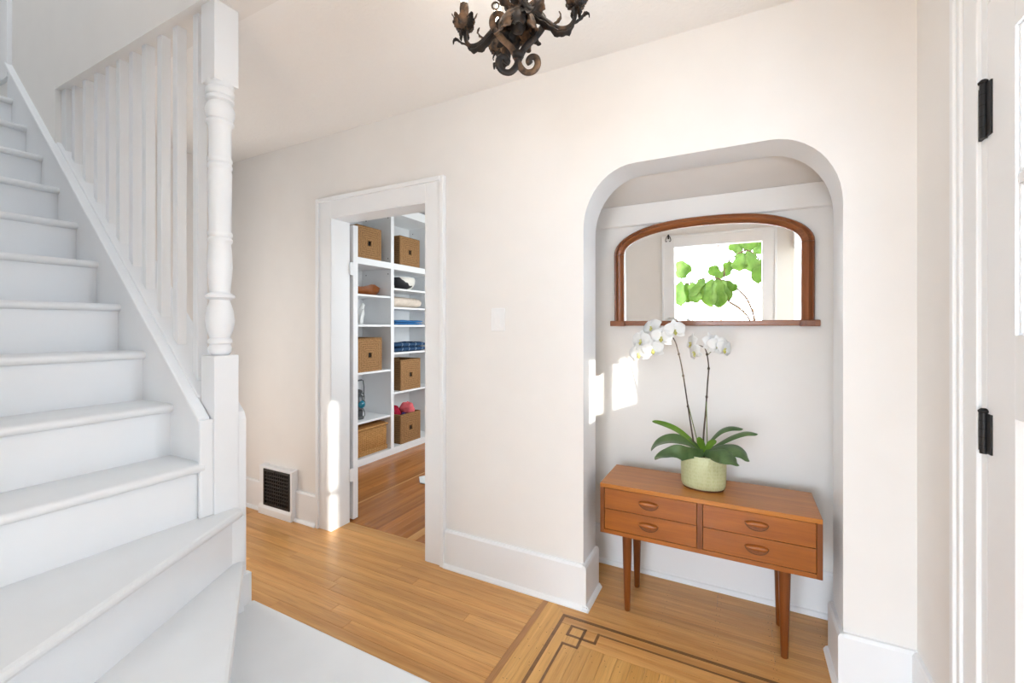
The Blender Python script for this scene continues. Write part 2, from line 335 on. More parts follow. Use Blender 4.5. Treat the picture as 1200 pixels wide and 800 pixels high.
# right wall with front door opening and a narrow side window
DY0, DY1, DZ = 0.66, 1.478, 2.115
mb = MB()
mb.box(RX, RX+0.14, DY1+0.022, 2.2, 0, CEIL+0.15)
mb.box(RX, RX+0.14, DY0-0.022, DY1+0.022, DZ+0.022, CEIL+0.15)
SY0, SY1, SZ0, SZ1 = -1.245, -1.045, 1.10, 2.02
mb.box(RX, RX+0.14, SY1, DY0-0.022, 0, CEIL+0.15)
mb.box(RX, RX+0.14, SY0, SY1, 0, SZ0); mb.box(RX, RX+0.14, SY0, SY1, SZ1, CEIL+0.15)
mb.box(RX, RX+0.14, FY-0.1, SY0, 0, CEIL+0.15)
struct('wall_right', mb, 'wall', 'warm white entry wall with the front door')
w = sroot('window_1', 'narrow two-pane side window in the entry wall', (RX+0.07, (SY0+SY1)/2, SZ0))
obj('glazing_bar', B(RX+0.05, RX+0.08, SY0, SY1, 1.395, 1.42), 'trim', w)
for z0, z1 in ((SZ0, 1.395), (1.42, SZ1)): obj('pane', B(RX+0.06, RX+0.064, SY0, SY1, z0, z1), 'glass', w)
# hall end wall, wall behind the camera with cased opening
struct('wall_hall_end', MB().box(EX-0.1, EX, 1.45, WY, 0, CEIL+0.1).box(EX-0.1, EX, 1.085, 1.45, 2.05, CEIL+0.1), 'wall', 'end wall of the hall behind the stairs')  # gap beside the stairs is made up to let the fill lamp through
OL, OR_, OT = -0.770, 0.228, 2.14
mb = MB().prism([(-1.70, 0), (-1.70, CEIL+0.15), (RX+0.1, CEIL+0.15), (RX+0.1, 0), (OR_, 0), (OR_, OT), (OL, OT), (OL, 0)], FY-0.12, FY, 'y')
struct('wall_front', mb, 'wall', 'warm white wall with the cased opening to the living room')
struct('wall_entry_left', B(-1.70, -1.58, FY-0.1, -0.15, 0, CEIL+0.15), 'wall', 'short wall beside the foot of the stairs')
# ceilings
mb = MB(); mb.box(-0.95, RX+0.1, FY-0.1, WY+0.05, CEIL, CEIL+0.12); mb.box(EX-0.1, -0.95, 1.085, WY+0.05, CEIL, CEIL+0.12); mb.box(-1.70, -0.95, FY-0.1, -0.15, CEIL, CEIL+0.12)
struct('ceiling', mb, 'ceil', 'textured white ceiling of the entry hall')
# closet room
struct('wall_closet_left', B(-3.75, -3.62, 2.126, 5.1, 0, 2.75), 'wall_cool', 'closet wall behind the shelving')
mb = MB(); mb.box(-1.32, -1.22, 2.126, 3.0, 0, 2.75); mb.box(-1.32, -1.22, 4.5, 5.1, 0, 2.75); mb.box(-1.32, -1.22, 3.0, 4.5, 0, 0.8); mb.box(-1.32, -1.22, 3.0, 4.5, 2.2, 2.75)
struct('wall_closet_right', mb, 'wall_cool', 'closet wall with the added window opening')
struct('wall_closet_end', B(-3.75, -1.22, 5.0, 5.1, 0, 2.75), 'wall_cool', 'far wall of the closet room')
struct('ceiling_closet', B(-3.75, -1.22, 2.126, 5.1, 2.66, 2.78), 'wall_cool', 'white ceiling of the closet room')
w = sroot('window_2', 'unseen closet window with a white frame, added for fill light', (-1.27, 3.75, 0.8))
obj('window_frame', MB().box(-1.30, -1.25, 3.0, 3.05, 0.8, 2.2).box(-1.30, -1.25, 4.45, 4.5, 0.8, 2.2).box(-1.30, -1.25, 3.05, 4.45, 0.8, 0.85).box(-1.30, -1.25, 3.05, 4.45, 2.15, 2.2).box(-1.29, -1.26, 3.73, 3.77, 0.85, 2.15), 'trim', w)
for y0, y1 in ((3.05, 3.73), (3.77, 4.45)): obj('pane', B(-1.278, -1.274, y0, y1, 0.85, 2.15), 'glass', w)
# living room behind the camera (seen in the mirror)
mb = MB(); mb.box(-2.72, -2.6, -5.2, -4.3, 0, 2.75); mb.box(-2.72, -2.6, -2.1, FY-0.12, 0, 2.75); mb.box(-2.72, -2.6, -4.3, -2.1, 0, 0.5); mb.box(-2.72, -2.6, -4.3, -2.1, 2.4, 2.75)
struct('wall_living_left', mb, 'wall', 'living room wall with an added side window')
struct('wall_living_right', B(0.56, 0.68, -5.2, FY-0.12, 0, 2.75), 'wall', 'plain living room side wall')
mb = MB(); mb.box(-2.72, -2.15, -5.2, -5.08, 0, 2.75); mb.box(0.46, 0.68, -5.2, -5.08, 0, 2.75); mb.box(-2.15, 0.46, -5.2, -5.08, 0, 0.35); mb.box(-2.15, 0.46, -5.2, -5.08, 2.55, 2.75)
struct('wall_living_far', mb, 'wall', 'living room wall with an added wide window')
mb = MB(); mb.box(-2.72, -1.70, FY-0.12, FY, 0, 2.75)
struct('wall_living_near', mb, 'wall', 'living room wall beside the cased opening')
struct('ceiling_living', B(-2.72, 0.68, -5.2, FY-0.05, 2.69, 2.8), 'ceil', 'white living room ceiling')
struct('floor_living', B(-2.72, 0.68, -5.2, FY-0.12, -0.1, 0), 'oak_x', 'wooden living room floor')
w = sroot('window_3', 'wide living room window added to light the hall', (-0.25, -5.14, 0.35))
mb = MB()
for x in (-2.15, -1.28, -0.43, 0.41): mb.box(x, x+0.05, -5.15, -5.10, 0.35, 2.55)
mb.box(-2.15, 0.46, -5.15, -5.10, 0.35, 0.40); mb.box(-2.15, 0.46, -5.15, -5.10, 2.50, 2.55)
obj('window_frame', mb, 'trim', w)
for x in (-2.10, -1.23, -0.38): obj('pane', B(x, x+(0.82 if x < -2 else 0.80 if x < -1 else 0.79), -5.128, -5.124, 0.40, 2.50), 'glass', w)
w = sroot('window_4', 'unseen side window added to light the living room', (-2.66, -3.2, 0.5))
obj('window_frame', MB().box(-2.68, -2.63, -4.3, -4.25, 0.5, 2.4).box(-2.68, -2.63, -2.15, -2.1, 0.5, 2.4).box(-2.68, -2.63, -4.25, -2.15, 0.5, 0.55).box(-2.68, -2.63, -4.25, -2.15, 2.35, 2.4), 'trim', w)
obj('pane', B(-2.657, -2.653, -4.25, -2.15, 0.55, 2.35), 'glass', w)
# outside: unseen wall and roof added to block sun, and ground
struct('wall_neighbour', B(-4.5, 6.0, -8.3, -8.0, -0.5, 6.5), 'render', 'unseen stucco wall added to keep sun off the living room window')
struct('floor_outside', B(-12, 14, -12, 12, -0.62, -0.5), 'lawn', 'ground outside the house')
struct('ceiling_porch', B(RX+0.16, RX+1.55, -0.6, 2.4, 2.19, 2.30), 'trim', 'unseen white roof added to cut the sun through the upper door panes')

# stairwell shell
STY = 0.945; SNY = -0.15
mb = MB()
mb.prism([(EX-1.75, 2.25), (EX-1.75, 5.2), (-0.85, 5.2), (-0.85, CEIL), (-3.21, CEIL), (-3.21, 2.25)], STY, 1.085, 'y')
mb.box(EX-1.75, EX-0.1, STY, 1.085, 0, 2.25)
struct('wall_stairwell', mb, 'wall', 'greyish white wall rising beside the upper stairs')
struct('wall_stair_near', MB().box(EX-1.75, -1.50, SNY-0.12, SNY, 0, 5.2).box(-1.50, -0.85, SNY-0.12, SNY, CEIL, 5.2), 'wall', 'wall along the near side of the stairs')
struct('wall_stairwell_right', B(-0.95, -0.85, SNY-0.12, STY, CEIL, 5.2), 'wall', 'upper stairwell wall above the entry')
struct('wall_stairwell_left', B(EX-1.75, EX-1.65, SNY, STY, 2.8, 5.2), 'wall', 'upper landing end wall')
mb = MB(); mb.box(EX-1.75, -4.05, SNY-0.12, 1.085, 5.1, 5.2); mb.box(-1.15, -0.85, SNY-0.12, 1.085, 5.1, 5.2)
mb.box(-4.05, -1.15, SNY-0.12, SNY+0.06, 5.1, 5.2); mb.box(-4.05, -1.15, STY-0.06, 1.085, 5.1, 5.2)
struct('ceiling_stairwell', mb, 'ceil', 'stairwell ceiling with an opening added to let sky light in')  # unseen roof opening added so sky light falls on the stairs

# ------------------------------------------------------------------ floor: sub floor and planks
fl = struct('floor', MB().box(EX-0.1, RX+0.02, FY-0.12, 2.14, -0.1, -0.004).box(-1.0, 0.52, 2.14, 2.46, -0.1, -0.004), 'sub', 'honey coloured strip wood floor of the entry hall')
fc = struct('floor_closet', B(-3.65, -1.22, 2.14, 5.05, -0.1, -0.004), 'sub', 'reddish strip wood floor of the closet room')
_cache = {}
def plank(name, x0, x1, y0, y1, mat, parent, z1=0.0, z0=-0.006):
    """one board; alike boards share their mesh"""
    g = 0.0004; lx = round(x1-x0-2*g, 4); ly = round(y1-y0-2*g, 4); key = (lx, ly, mat, z1, z0)
    if key not in _cache:
        me = bpy.data.meshes.new(name); c = 0.0006
        mb = MB(); hx, hy = lx/2, ly/2
        v = [(-hx, -hy, z0), (hx, -hy, z0), (hx, hy, z0), (-hx, hy, z0), (-hx, -hy, z1-c), (hx, -hy, z1-c), (hx, hy, z1-c), (-hx, hy, z1-c),
             (-hx+c, -hy+c, z1), (hx-c, -hy+c, z1), (hx-c, hy-c, z1), (-hx+c, hy-c, z1)]
        f = [[0, 1, 5, 4], [1, 2, 6, 5], [2, 3, 7, 6], [3, 0, 4, 7], [4, 5, 9, 8], [5, 6, 10, 9], [6, 7, 11, 10], [7, 4, 8, 11], [8, 9, 10, 11]]
        me.from_pydata(v, [], f); me.materials.append(M[mat]); _cache[key] = me
    o = bpy.data.objects.new(name, _cache[key]); COL.objects.link(o); o.location = ((x0+x1)/2, (y0+y1)/2, 0); o.parent = parent
    return o
def polyplank(name, pts, mat, parent, z1=0.0, z0=-0.006):
    return obj(name, MB().prism(pts, z0, z1, 'z'), mat, parent)
BW = 0.0571
# hall boards along x
y = WY-BW*16
row = 0
while y < 2.139:
    xa, xb = (EX, -0.85) if y < WY-0.01 else (JL, JR)
    y1 = min(y+BW, 2.14)
    cuts = [xa]; x = xa+random.uniform(0.3, 1.1)
    while x < xb-0.25: cuts.append(x); x += random.choice([0.9, 1.2, 1.5])
    cuts.append(xb)
    for a, b_ in zip(cuts, cuts[1:]): plank('plank', a, b_, y, y1, 'oak_x', fl)
    y = y1; row += 1
# border boards along y at the edge of the inlaid panel
plank('plank', -0.85, -0.823, FY, 1.985, 'strip', fl)
polyplank('plank', [(-0.8226, FY), (-0.7664, FY), (-0.7664, 1.951), (-0.8226, 2.007)], 'oak_y', fl)
polyplank('plank', [(-0.7656, FY), (-0.7144, FY), (-0.7144, 1.899), (-0.7656, 1.950)], 'oak_y', fl)
polyplank('plank', [(-0.7144, 1.8996), (0.5, 1.8996), (0.5, 1.9506), (-0.7654, 1.9506)], 'oak_x', fl)
polyplank('plank', [(-0.7656, 1.9514), (0.5, 1.9514), (0.5, 2.0076), (-0.8222, 2.0076)], 'oak_x', fl)
y = 2.008
while y < 2.455:
    y1 = min(y+BW, 2.456); cut = random.choice([-0.55, -0.1, 0.12, None])
    if cut: plank('plank', -0.98, cut, y, y1, 'oak_x', fl); plank('plank', cut, 0.5, y, y1, 'oak_x', fl)
    else: plank('plank', -0.98, 0.5, y, y1, 'oak_x', fl)
    y = y1
plank('plank', -0.714, 0.54, 1.853, 1.899, 'oak_x', fl)
plank('plank', -0.714, -0.66, FY, 1.853, 'oak_y', fl)
plank('plank', -0.66, -0.60, FY, 1.853, 'oak_y', fl)
plank('plank', -0.60, 0.54, 1.804, 1.853, 'oak_x', fl)
plank('plank', -0.60, 0.54, 1.755, 1.804, 'oak_x', fl)
x = -0.60
while x < 0.53:
    x1 = min(x+0.0543, 0.543); c = random.choice([0.6, 0.9, 1.2])
    plank('plank', x, x1, FY, c, 'oak_y', fl); plank('plank', x, x1, c, 1.755, 'oak_y', fl); x = x1
# walnut inlay lines and the corner key
def strip(x0, x1, y0, y1): plank('inlay_strip', x0, x1, y0, y1, 'inlay', fl, 0.0007, -0.001)
strip(-0.728, -0.712, FY+0.4, 1.899); strip(-0.728, 0.42, 1.899, 1.915)
h = 0.0065
def seg(xa, ya, xb, yb): strip(min(xa, xb)-h, max(xa, xb)+h, min(ya, yb)-h, max(ya, yb)+h)
kx = (-0.664, -0.602, -0.543); ky = (1.853, 1.793, 1.736)
seg(kx[0], ky[0], kx[1], ky[0]); seg(kx[0], ky[0], kx[0], ky[1]); seg(kx[0], ky[1], kx[1], ky[1])
seg(kx[1], ky[0], kx[1], ky[2]); seg(kx[0], ky[2], kx[1], ky[2]); seg(kx[1], ky[1], kx[2], ky[1]); seg(kx[2], ky[1], kx[2], ky[0])
strip(-0.6695, -0.6585, FY+0.4, ky[2]-h); strip(kx[2]+h, 0.42, 1.8475, 1.8585)
# nail heads
mb = MB()
for i in range(8):
    for j in range(20):
        X = -0.63+0.0543*j+0.012*((i*7+j*3) % 3-1); Y = [1.715, 1.69, 1.50, 1.47, 1.25, 1.22, 1.0, 0.97][i]+random.uniform(-0.006, 0.006)
        mb.lathe([(0.0016, 0.0002), (0.0016, 0.0006)], 6, (X, Y))
for i, X in enumerate((-0.80, -0.785, -0.745, -0.735, -0.69)):
    for k in range(9): mb.lathe([(0.0016, 0.0002), (0.0016, 0.0006)], 6, (X+random.uniform(-0.004, 0.004), 0.9+0.11*k+random.uniform(-0.02, 0.02)))
for X in (-0.32, -0.10, -0.085, 0.11, 0.125, 0.30):
    for k in range(10): mb.lathe([(0.0016, 0.0002), (0.0016, 0.0006)], 6, (X+random.uniform(-0.003, 0.003), 1.93+0.05*k))
nl = obj('nail_heads', mb, 'groove', fl); nl['kind'] = 'stuff'
# closet boards along y
x = -3.2
i = 0
while x < -1.33:
    x1 = min(x+0.064, -1.32); c = [3.1, 3.9, 2.7, 4.3, 3.4][i % 5]
    mt = 'pale_y' if (abs(x+2.56) < 0.02 or abs(x+1.87) < 0.033) else 'red_y'
    if mt == 'pale_y' and x < -2.3: plank('plank', x, x+0.018, 2.14, 5.0, 'pale_y', fc); plank('plank', x+0.018, x1, 2.14, 5.0, 'red_y', fc)
    else: plank('plank', x, x1, 2.14, c, mt, fc); plank('plank', x, x1, c, 5.0, mt, fc)
    x = x1; i += 1

# ------------------------------------------------------------------ baseboards
BH = 0.206
def base_x(mb, x0, x1, yf, sgn=-1, h=BH):
    """board along x whose wall face is yf; sgn is the side it stands proud on"""
    a = sgn
    mb.prism([(yf, 0), (yf+a*0.018, 0), (yf+a*0.018, h-0.012), (yf+a*0.012, h), (yf, h)], x0, x1, 'x')
    mb.prism([(yf+a*0.018, 0), (yf+a*0.034, 0), (yf+a*0.034, 0.006), (yf+a*0.026, 0.018), (yf+a*0.018, 0.022)], x0, x1, 'x')
def base_y(mb, y0, y1, xf, a, h=BH):
    mb.prism([(xf, 0), (xf+a*0.018, 0), (xf+a*0.018, h-0.012), (xf+a*0.012, h), (xf, h)], y0, y1, 'y')
    mb.prism([(xf+a*0.018, 0), (xf+a*0.034, 0), (xf+a*0.034, 0.006), (xf+a*0.026, 0.018), (xf+a*0.018, 0.022)], y0, y1, 'y')
def tri(m):
    return m
mb = MB(); base_x(mb, EX, -3.055, WY); base_x(mb, -2.70, -2.494, WY)
struct('baseboard_hall', mb, 'trim', 'white baseboard left of the closet doorway')
mb = MB(); base_x(mb, -1.452, AL, WY); base_y(mb, WY-0.018, 2.195, AL, 1)
mb.box(AL, AL+0.034, WY-0.034, WY-0.018, 0, 0.006); mb.box(AL, AL+0.026, WY-0.026, WY-0.018, 0.006, 0.016)
struct('baseboard_pier', mb, 'trim', 'tall white baseboard wrapping the pier left of the alcove')
mb = MB(); base_x(mb, -0.98, 0.5, 2.456); struct('baseboard_niche', mb, 'trim', 'white baseboard along the alcove back wall')
mb = MB(); base_x(mb, AR, RX, WY); base_y(mb, WY-0.018, 2.195, AR, -1); base_y(mb, 1.632, WY-0.018, RX, -1)
mb.box(AR-0.034, AR, WY-0.034, WY-0.018, 0, 0.006)
struct('baseboard_right', mb, 'trim', 'tall white baseboard in the corner right of the alcove')
mb = MB(); base_y(mb, 1.45, WY, EX, 1); struct('baseboard_hall_end', mb, 'trim', 'white baseboard at the end of the hall')
mb = MB(); base_x(mb, -1.58, OL-0.155, FY, 1); base_x(mb, OR_+0.155, RX, FY, 1); struct('baseboard_front', mb, 'trim', 'white baseboard beside the cased opening')

# ------------------------------------------------------------------ casings
def casing(name, label, xa, xb, top, yf, a, cw=0.128, both=True):
    """flat boards with a raised outer band around an opening in a wall of constant y"""
    r = sroot(name, label, ((xa+xb)/2, yf, 0), 'trim')
    t = 0.02; yo = yf+a*t; yb = yf+a*(t+0.012)
    for s, x in ((-1, xa), (1, xb)):
        x2 = x+s*cw
        obj('casing_board', B(x, x2, yf, yo, 0, top+cw), 'trim', r, bevel=0.003)
        obj('casing_band', B(x2-s*0.022, x2+s*0.004, yf, yb, 0, top+cw+0.004), 'trim', r, bevel=0.004)
    obj('casing_head', B(xa, xb, yf, yo, top, top+cw), 'trim', r, bevel=0.002)
    obj('casing_band', B(xa-cw+0.022, xb+cw-0.022, yf, yb, top+cw-0.022, top+cw+0.004), 'trim', r, bevel=0.004)
    return r
r = casing('trim_3', 'white flat casing around the closet doorway', JL, JR, 2.034, WY, -1, 0.126)
# jamb lining
obj('jamb', B(JL-0.001, JL+0.006, WY-0.018, 2.135, 0, 2.034), 'trim', r, bevel=0.002)
obj('jamb', B(JR-0.006, JR+0.001, WY-0.018, 2.135, 0, 2.034), 'trim', r, bevel=0.002)
obj('jamb_head', B(JL+0.006, JR-0.006, WY-0.018, 2.135, 2.028, 2.035), 'trim', r)
casing('trim_4', 'white casing around the living room opening', OL, OR_, OT, FY, 1, 0.15)
# closet door leaf folded right back, with its two hinges
d = sroot('door_1', 'white closet door folded back against the closet wall', (JL-0.35, 2.17, 0))
obj('door_leaf', B(-3.08, -2.342, 2.158, 2.200, 0.012, 2.02), 'trim', d, bevel=0.003)
for z in (0.32, 1.72):
    hg = obj('hinge', MB().lathe([(0.007, z-0.045), (0.007, z+0.045)], 10, (-2.344, 2.146)), 'trim', d)
    obj('hinge_leaf', B(-2.355, -2.339, 2.130, 2.168, z-0.042, z+0.042), 'trim', hg)
# front door
d = sroot('door_2', 'white front door with glazed upper panes and black hinges', (RX, 1.07, 0))
X0, X1 = RX-0.012, RX+0.032
ys = [DY1, DY1-0.122, DY0+0.122, DY0]   # stiles
for a, b_ in ((ys[1], ys[0]), (ys[3], ys[2])): obj('stile', B(X0, X1, a, b_, 0.01, DZ-0.004), 'trim', d, bevel=0.0015)
for a, b_ in ((0.01, 0.25), (1.127, 1.31), (1.985, DZ-0.004)): obj('rail', B(X0, X1, ys[2], ys[1], a, b_), 'trim', d)
obj('panel', B(X0+0.014, X1-0.01, ys[2], ys[1], 0.25, 1.127), 'trim', d)
mb = MB()
for yy in (ys[1], ys[2]):
    s = -1 if yy == ys[1] else 1
    mb.prism([(X0, yy), (X0+0.014, yy), (X0+0.014, yy+s*0.012)], 0.25, 1.127, 'z')
obj('panel_moulding', mb, 'trim', d)
pw = (ys[1]-ys[2]); nP = 3; bar = 0.024; gw = (pw-bar*(nP-1))/nP
zr = [(1.31, 1.640), (1.664, 1.985)]
obj('glazing_bar', B(X0+0.004, X1-0.004, ys[2], ys[1], 1.640, 1.664), 'trim', d, bevel=0.004)
for k in range(1, nP):
    yc = ys[1]-k*gw-(k-1)*bar
    obj('glazing_bar', B(X0+0.004, X1-0.004, yc-bar, yc, 1.31, 1.985), 'trim', d, bevel=0.004)
for k in range(nP):
    yt = ys[1]-k*(gw+bar)
    for z0, z1 in zr:
        p = obj('pane', B(X0+0.02, X0+0.024, yt-gw, yt, z0, z1), 'glass', d)
        bd = MB()
        for (ya, yb_, za, zb) in ((yt-0.010, yt, z0, z1), (yt-gw, yt-gw+0.010, z0, z1), (yt-gw+0.01, yt-0.01, z0, z0+0.010), (yt-gw+0.01, yt-0.01, z1-0.010, z1)):
            bd.box(X0+0.006, X0+0.02, ya, yb_, za, zb)
        obj('glazing_bead', bd, 'trim', p, bevel=0.003)
def hinge(z0, z1):
    hx, hy = X0-0.006, DY1+0.002
    hg = obj('hinge', MB().lathe([(0.0075, z0), (0.0075, z1)], 12, (hx, hy)), 'black', d, smooth=True, angle=40)
    obj('hinge_leaf', B(X0-0.005, X0+0.004, DY1+0.006, DY1+0.033, z0+0.002, z1-0.002), 'black', hg, bevel=0.001)
    obj('hinge_leaf', B(X0-0.004, X0+0.002, DY1-0.026, DY1-0.002, z0+0.002, z1-0.002), 'black', hg, bevel=0.001)
    obj('hinge_pin', MB().lathe([(0.010, z1), (0.011, z1+0.004), (0.005, z1+0.010)], 10, (hx, hy)), 'black', hg, smooth=True)
    for k in range(1, 5):
        zz = z0+(z1-z0)*k/5; obj('knuckle_joint', MB().lathe([(0.0079, zz-0.001), (0.0079, zz+0.001)], 12, (hx, hy)), 'hole_shade', hg)
hinge(1.787, 1.920); hinge(1.020, 1.120); hinge(0.22, 0.33)
obj('door_knob', MB().lathe([(0.012, 0), (0.012, 0.03), (0.028, 0.045), (0.026, 0.065), (0.0, 0.07)], 16).xf(Matrix.Translation((X0, DY0+0.07, 0.98)) @ Matrix.Rotation(R(-90), 4, 'Y')), 'black', d, smooth=True)
c = sroot('trim_5', 'white stepped casing around the front door', (RX, 1.59, 0), 'trim')
def fr(y0, y1, x0, nm):
    obj(nm, B(x0, RX, y0, y1, 0, 2.30), 'trim', c, bevel=0.003)
fr(1.607, 1.630, RX-0.034, 'casing_band'); fr(1.587, 1.607, RX-0.027, 'casing_band'); fr(1.512, 1.587, RX-0.020, 'casing_board')
obj('jamb', B(RX-0.011, RX+0.14, DY1+0.004, 1.512, 0, 2.30), 'trim', c, bevel=0.003)
obj('jamb', B(RX-0.011, RX+0.14, DY0-0.022, DY0-0.004, 0, 2.14), 'trim', c, bevel=0.003)
obj('jamb_head', B(RX-0.011, RX+0.14, DY0-0.004, DY1+0.004, DZ, 2.14), 'trim', c, bevel=0.002)
obj('casing_head', B(RX-0.020, RX, DY0-0.022, DY1+0.004, 2.14, 2.30), 'trim', c, bevel=0.003)
obj('casing_board', B(RX-0.020, RX, DY0-0.17, DY0-0.022, 0, 2.30), 'trim', c, bevel=0.003)

# ================================================================== STAIRCASE
st = thing('staircase', 'white painted staircase with winding bottom steps, turned newel post and square balusters', 'staircase', (-1.8, 0.5, 0))
RISE = 0.204; RUN = 0.2195; Z0 = 0.816; XN = -1.777; NOSE = 0.026; TT = 0.032
def bull(y0, y1, xn, z1, xb):
    """tread cross section with rounded nosing, extruded along y"""
    p = [(xb, z1-TT), (xb, z1)]; r = TT/2
    for i in range(7):
        a = PI/2-PI*i/6; p.append((xn-r+r*math.cos(a), z1-r+r*math.sin(a)))
    return MB().prism(p, y0, y1, 'y')
for k in range(10):
    z = Z0+RISE*k; x = XN-RUN*k
    obj('tread', bull(SNY, 0.928, x, z, x-RUN-NOSE-0.01), 'stair_tread', st, smooth=True, angle=40)
    z_lo = z-RISE
    obj('riser', B(x-NOSE-0.015, x-NOSE, SNY, 0.928, z_lo, z-TT), 'stair', st)
obj('landing', B(EX-1.65, XN-RUN*10-0.0, SNY, 0.945, Z0+RISE*10-0.05, Z0+RISE*10), 'stair_tread', st)
obj('riser', B(XN-RUN*10-0.05, XN-RUN*10-NOSE, SNY, 0.928, Z0+RISE*9, Z0+RISE*10-0.04), 'stair', st)
# winders (plan polygons); outer limits x=-0.76, y=-0.15
OX = -0.76
def winder(z, pts, edge):
    tr_ = obj('tread', MB().prism(pts, z-TT, z, 'z'), 'stair_tread', st, bevel=0.012)
    (xa, ya), (xb, yb) = edge      # nosing line; riser sits back from it to the left of a->b
    dx, dy = xb-xa, yb-ya; L = math.hypot(dx, dy); nx, ny = dy/L, -dx/L
    if nx*(-1.9-xa)+ny*(0.0-ya) < 0: nx, ny = -nx, -ny
    q = [(xa+nx*NOSE, ya+ny*NOSE), (xb+nx*NOSE, yb+ny*NOSE), (xb+nx*(NOSE+0.015), yb+ny*(NOSE+0.015)), (xa+nx*(NOSE+0.015), ya+ny*(NOSE+0.015))]
    obj('riser', MB().prism(q, z-RISE, z-TT, 'z'), 'stair', st)
winder(0.612, [(-1.83, SNY), (-1.113, SNY), (-1.718, 1.018), (-1.74, 1.05), (-1.83, 1.05)], ((-1.113, SNY), (-1.718, 1.018)))
winder(0.408, [(-1.30, SNY), (OX, SNY), (OX, 0.391), (-1.713, 1.034), (-1.735, 1.05), (-1.79, 1.0)], ((OX, 0.391), (-1.713, 1.034)))
winder(0.204, [(-1.79, 1.12), (-1.79, 0.98), (OX, 0.28), (OX, 1.12)], ((OX, 1.12), (-1.79, 1.12)))
obj('side_panel', MB().box(OX-0.03, OX-0.012, SNY, 1.10, 0, 0.172).box(OX-0.03, OX-0.012, SNY, 0.37, 0.172, 0.376), 'stair', st)
obj('side_panel', MB().box(-1.50, OX-0.012, SNY, SNY+0.018, 0, 0.376).box(-1.50, -1.13, SNY, SNY+0.018, 0.376, 0.58), 'stair', st)
# closed stringer: inner skirt board, panelled outer side, moulded cap
SL = RISE/RUN
def zc(x): return 0.955+SL*(-1.80-x)          # lower edge of the cap
xt = -3.85
obj('stringer', MB().prism([(-1.80, 0.60), (-1.80, zc(-1.80)), (xt, zc(xt)), (xt, zc(xt)-0.5), (-2.3, 0.9), (-1.95, 0.6)], 0.928, 0.9615, 'y'), 'stair', st)
mb = MB().prism([(-1.80, zc(-1.80)+0.002), (-1.80, zc(-1.80)+0.030), (xt, zc(xt)+0.030), (xt, zc(xt)+0.002)], 0.914, 0.957, 'y')
mb.box(-1.80, -1.782, 0.914, 0.9615, 0.612, zc(-1.80)+0.022)
obj('stringer_moulding', mb, 'stair', st, bevel=0.005)
obj('stair_side_wall', MB().prism([(-1.87, 0), (-1.87, zc(-1.87)+0.02), (-3.21, zc(-3.21)+0.02), (EX, zc(-3.21)+0.02), (EX, 0)], 0.957, 1.053, 'y'), 'wall', st)
obj('stair_side_panel', MB().prism([(-1.780, 0), (-1.780, 0.955), (-1.792, 0.985), (-3.3, zc(-3.3)+0.02), (EX, zc(-3.3)+0.02), (EX, 0)], 1.053, 1.085, 'y'), 'stair', st, bevel=0.003)
obj('cap_rail', MB().prism([(-1.872, zc(-1.872)+0.015), (-1.872, zc(-1.872)+0.04), (-3.21, zc(-3.21)+0.04), (-3.21, zc(-3.21)+0.015)], 0.950, 1.09, 'y'), 'stair', st, bevel=0.004)
obj('corner_board', B(-1.80, -1.742, 0.985, 1.053, 0.204, 0.58), 'stair', st)
obj('plinth_block', B(-1.80, -1.768, 1.045, 1.100, 0.204, 0.33), 'stair', st, bevel=0.003)
# newel post
nx, ny = -1.823, 1.007; hw = 0.046
nw = obj('newel_post', MB().box(nx-hw, nx+hw, ny-hw, ny+hw, 0.55, 1.216), 'stair', st, bevel=0.003)
zT = 2.272
prof = [(0.030, 1.214), (0.038, 1.226), (0.040, 1.246), (0.036, 1.258), (0.041, 1.264), (0.041, 1.276), (0.036, 1.284), (0.044, 1.32), (0.047, 1.352), (0.044, 1.39), (0.037, 1.425), (0.036, 1.432), (0.047, 1.442), (0.047, 1.452),
        (0.036, 1.462), (0.0385, 1.50), (0.0415, 1.56), (0.040, 1.62), (0.038, 1.655), (0.0415, 1.662), (0.0415, 1.672), (0.038, 1.678), (0.0415, 1.686), (0.0415, 1.696), (0.0385, 1.704), (0.0395, 1.80),
        (0.0405, 1.935), (0.0385, 1.945), (0.0415, 1.952), (0.0415, 1.962), (0.0385, 1.97), (0.0415, 1.977), (0.0415, 1.987), (0.039, 1.995), (0.039, 2.10), (0.041, 2.118), (0.0455, 2.125), (0.0455, 2.133), (0.042, 2.139),
        (0.047, 2.16), (0.0475, 2.18), (0.042, 2.200), (0.038, 2.208), (0.0455, 2.214), (0.0455, 2.226), (0.040, 2.234), (0.0455, 2.242), (0.0455, 2.256), (0.042, 2.264), (0.046, zT), (0.046, zT+0.02)]
prof = [(0.0395+(r_-0.0395)*1.45, z_) for r_, z_ in prof]
obj('turned_shaft', MB().lathe(prof, 28, (nx, ny)), 'stair', nw, smooth=True, angle=50)
obj('upper_block', B(nx-hw, nx+hw, ny-hw, ny+hw, zT+0.004, CEIL), 'stair', nw, bevel=0.003)
# balusters
bx = [-3.093, -2.964, -2.834, -2.709, -2.599, -2.474, -2.356, -2.223, -2.095, -1.942]
for x in bx:
    zb = zc(x)+0.02
    obj('baluster', MB().prism([(x-0.018, zc(x-0.018)+0.03), (x+0.018, zc(x+0.018)+0.03), (x+0.018, CEIL), (x-0.018, CEIL)], 0.978, 1.014, 'y'), 'stair', st, bevel=0.002)
obj('half_baluster', MB().prism([(-3.21, zc(-3.21)+0.03), (-3.155, zc(-3.155)+0.03), (-3.155, CEIL), (-3.21, CEIL)], 0.968, 1.024, 'y'), 'stair', st, bevel=0.002)
# upper landing door casing
c = struct('trim_6', B(-3.98, -3.835, 0.922, 0.945, 2.80, 4.9), 'trim', 'white upright casing at the top of the stairs', bevel=0.003)

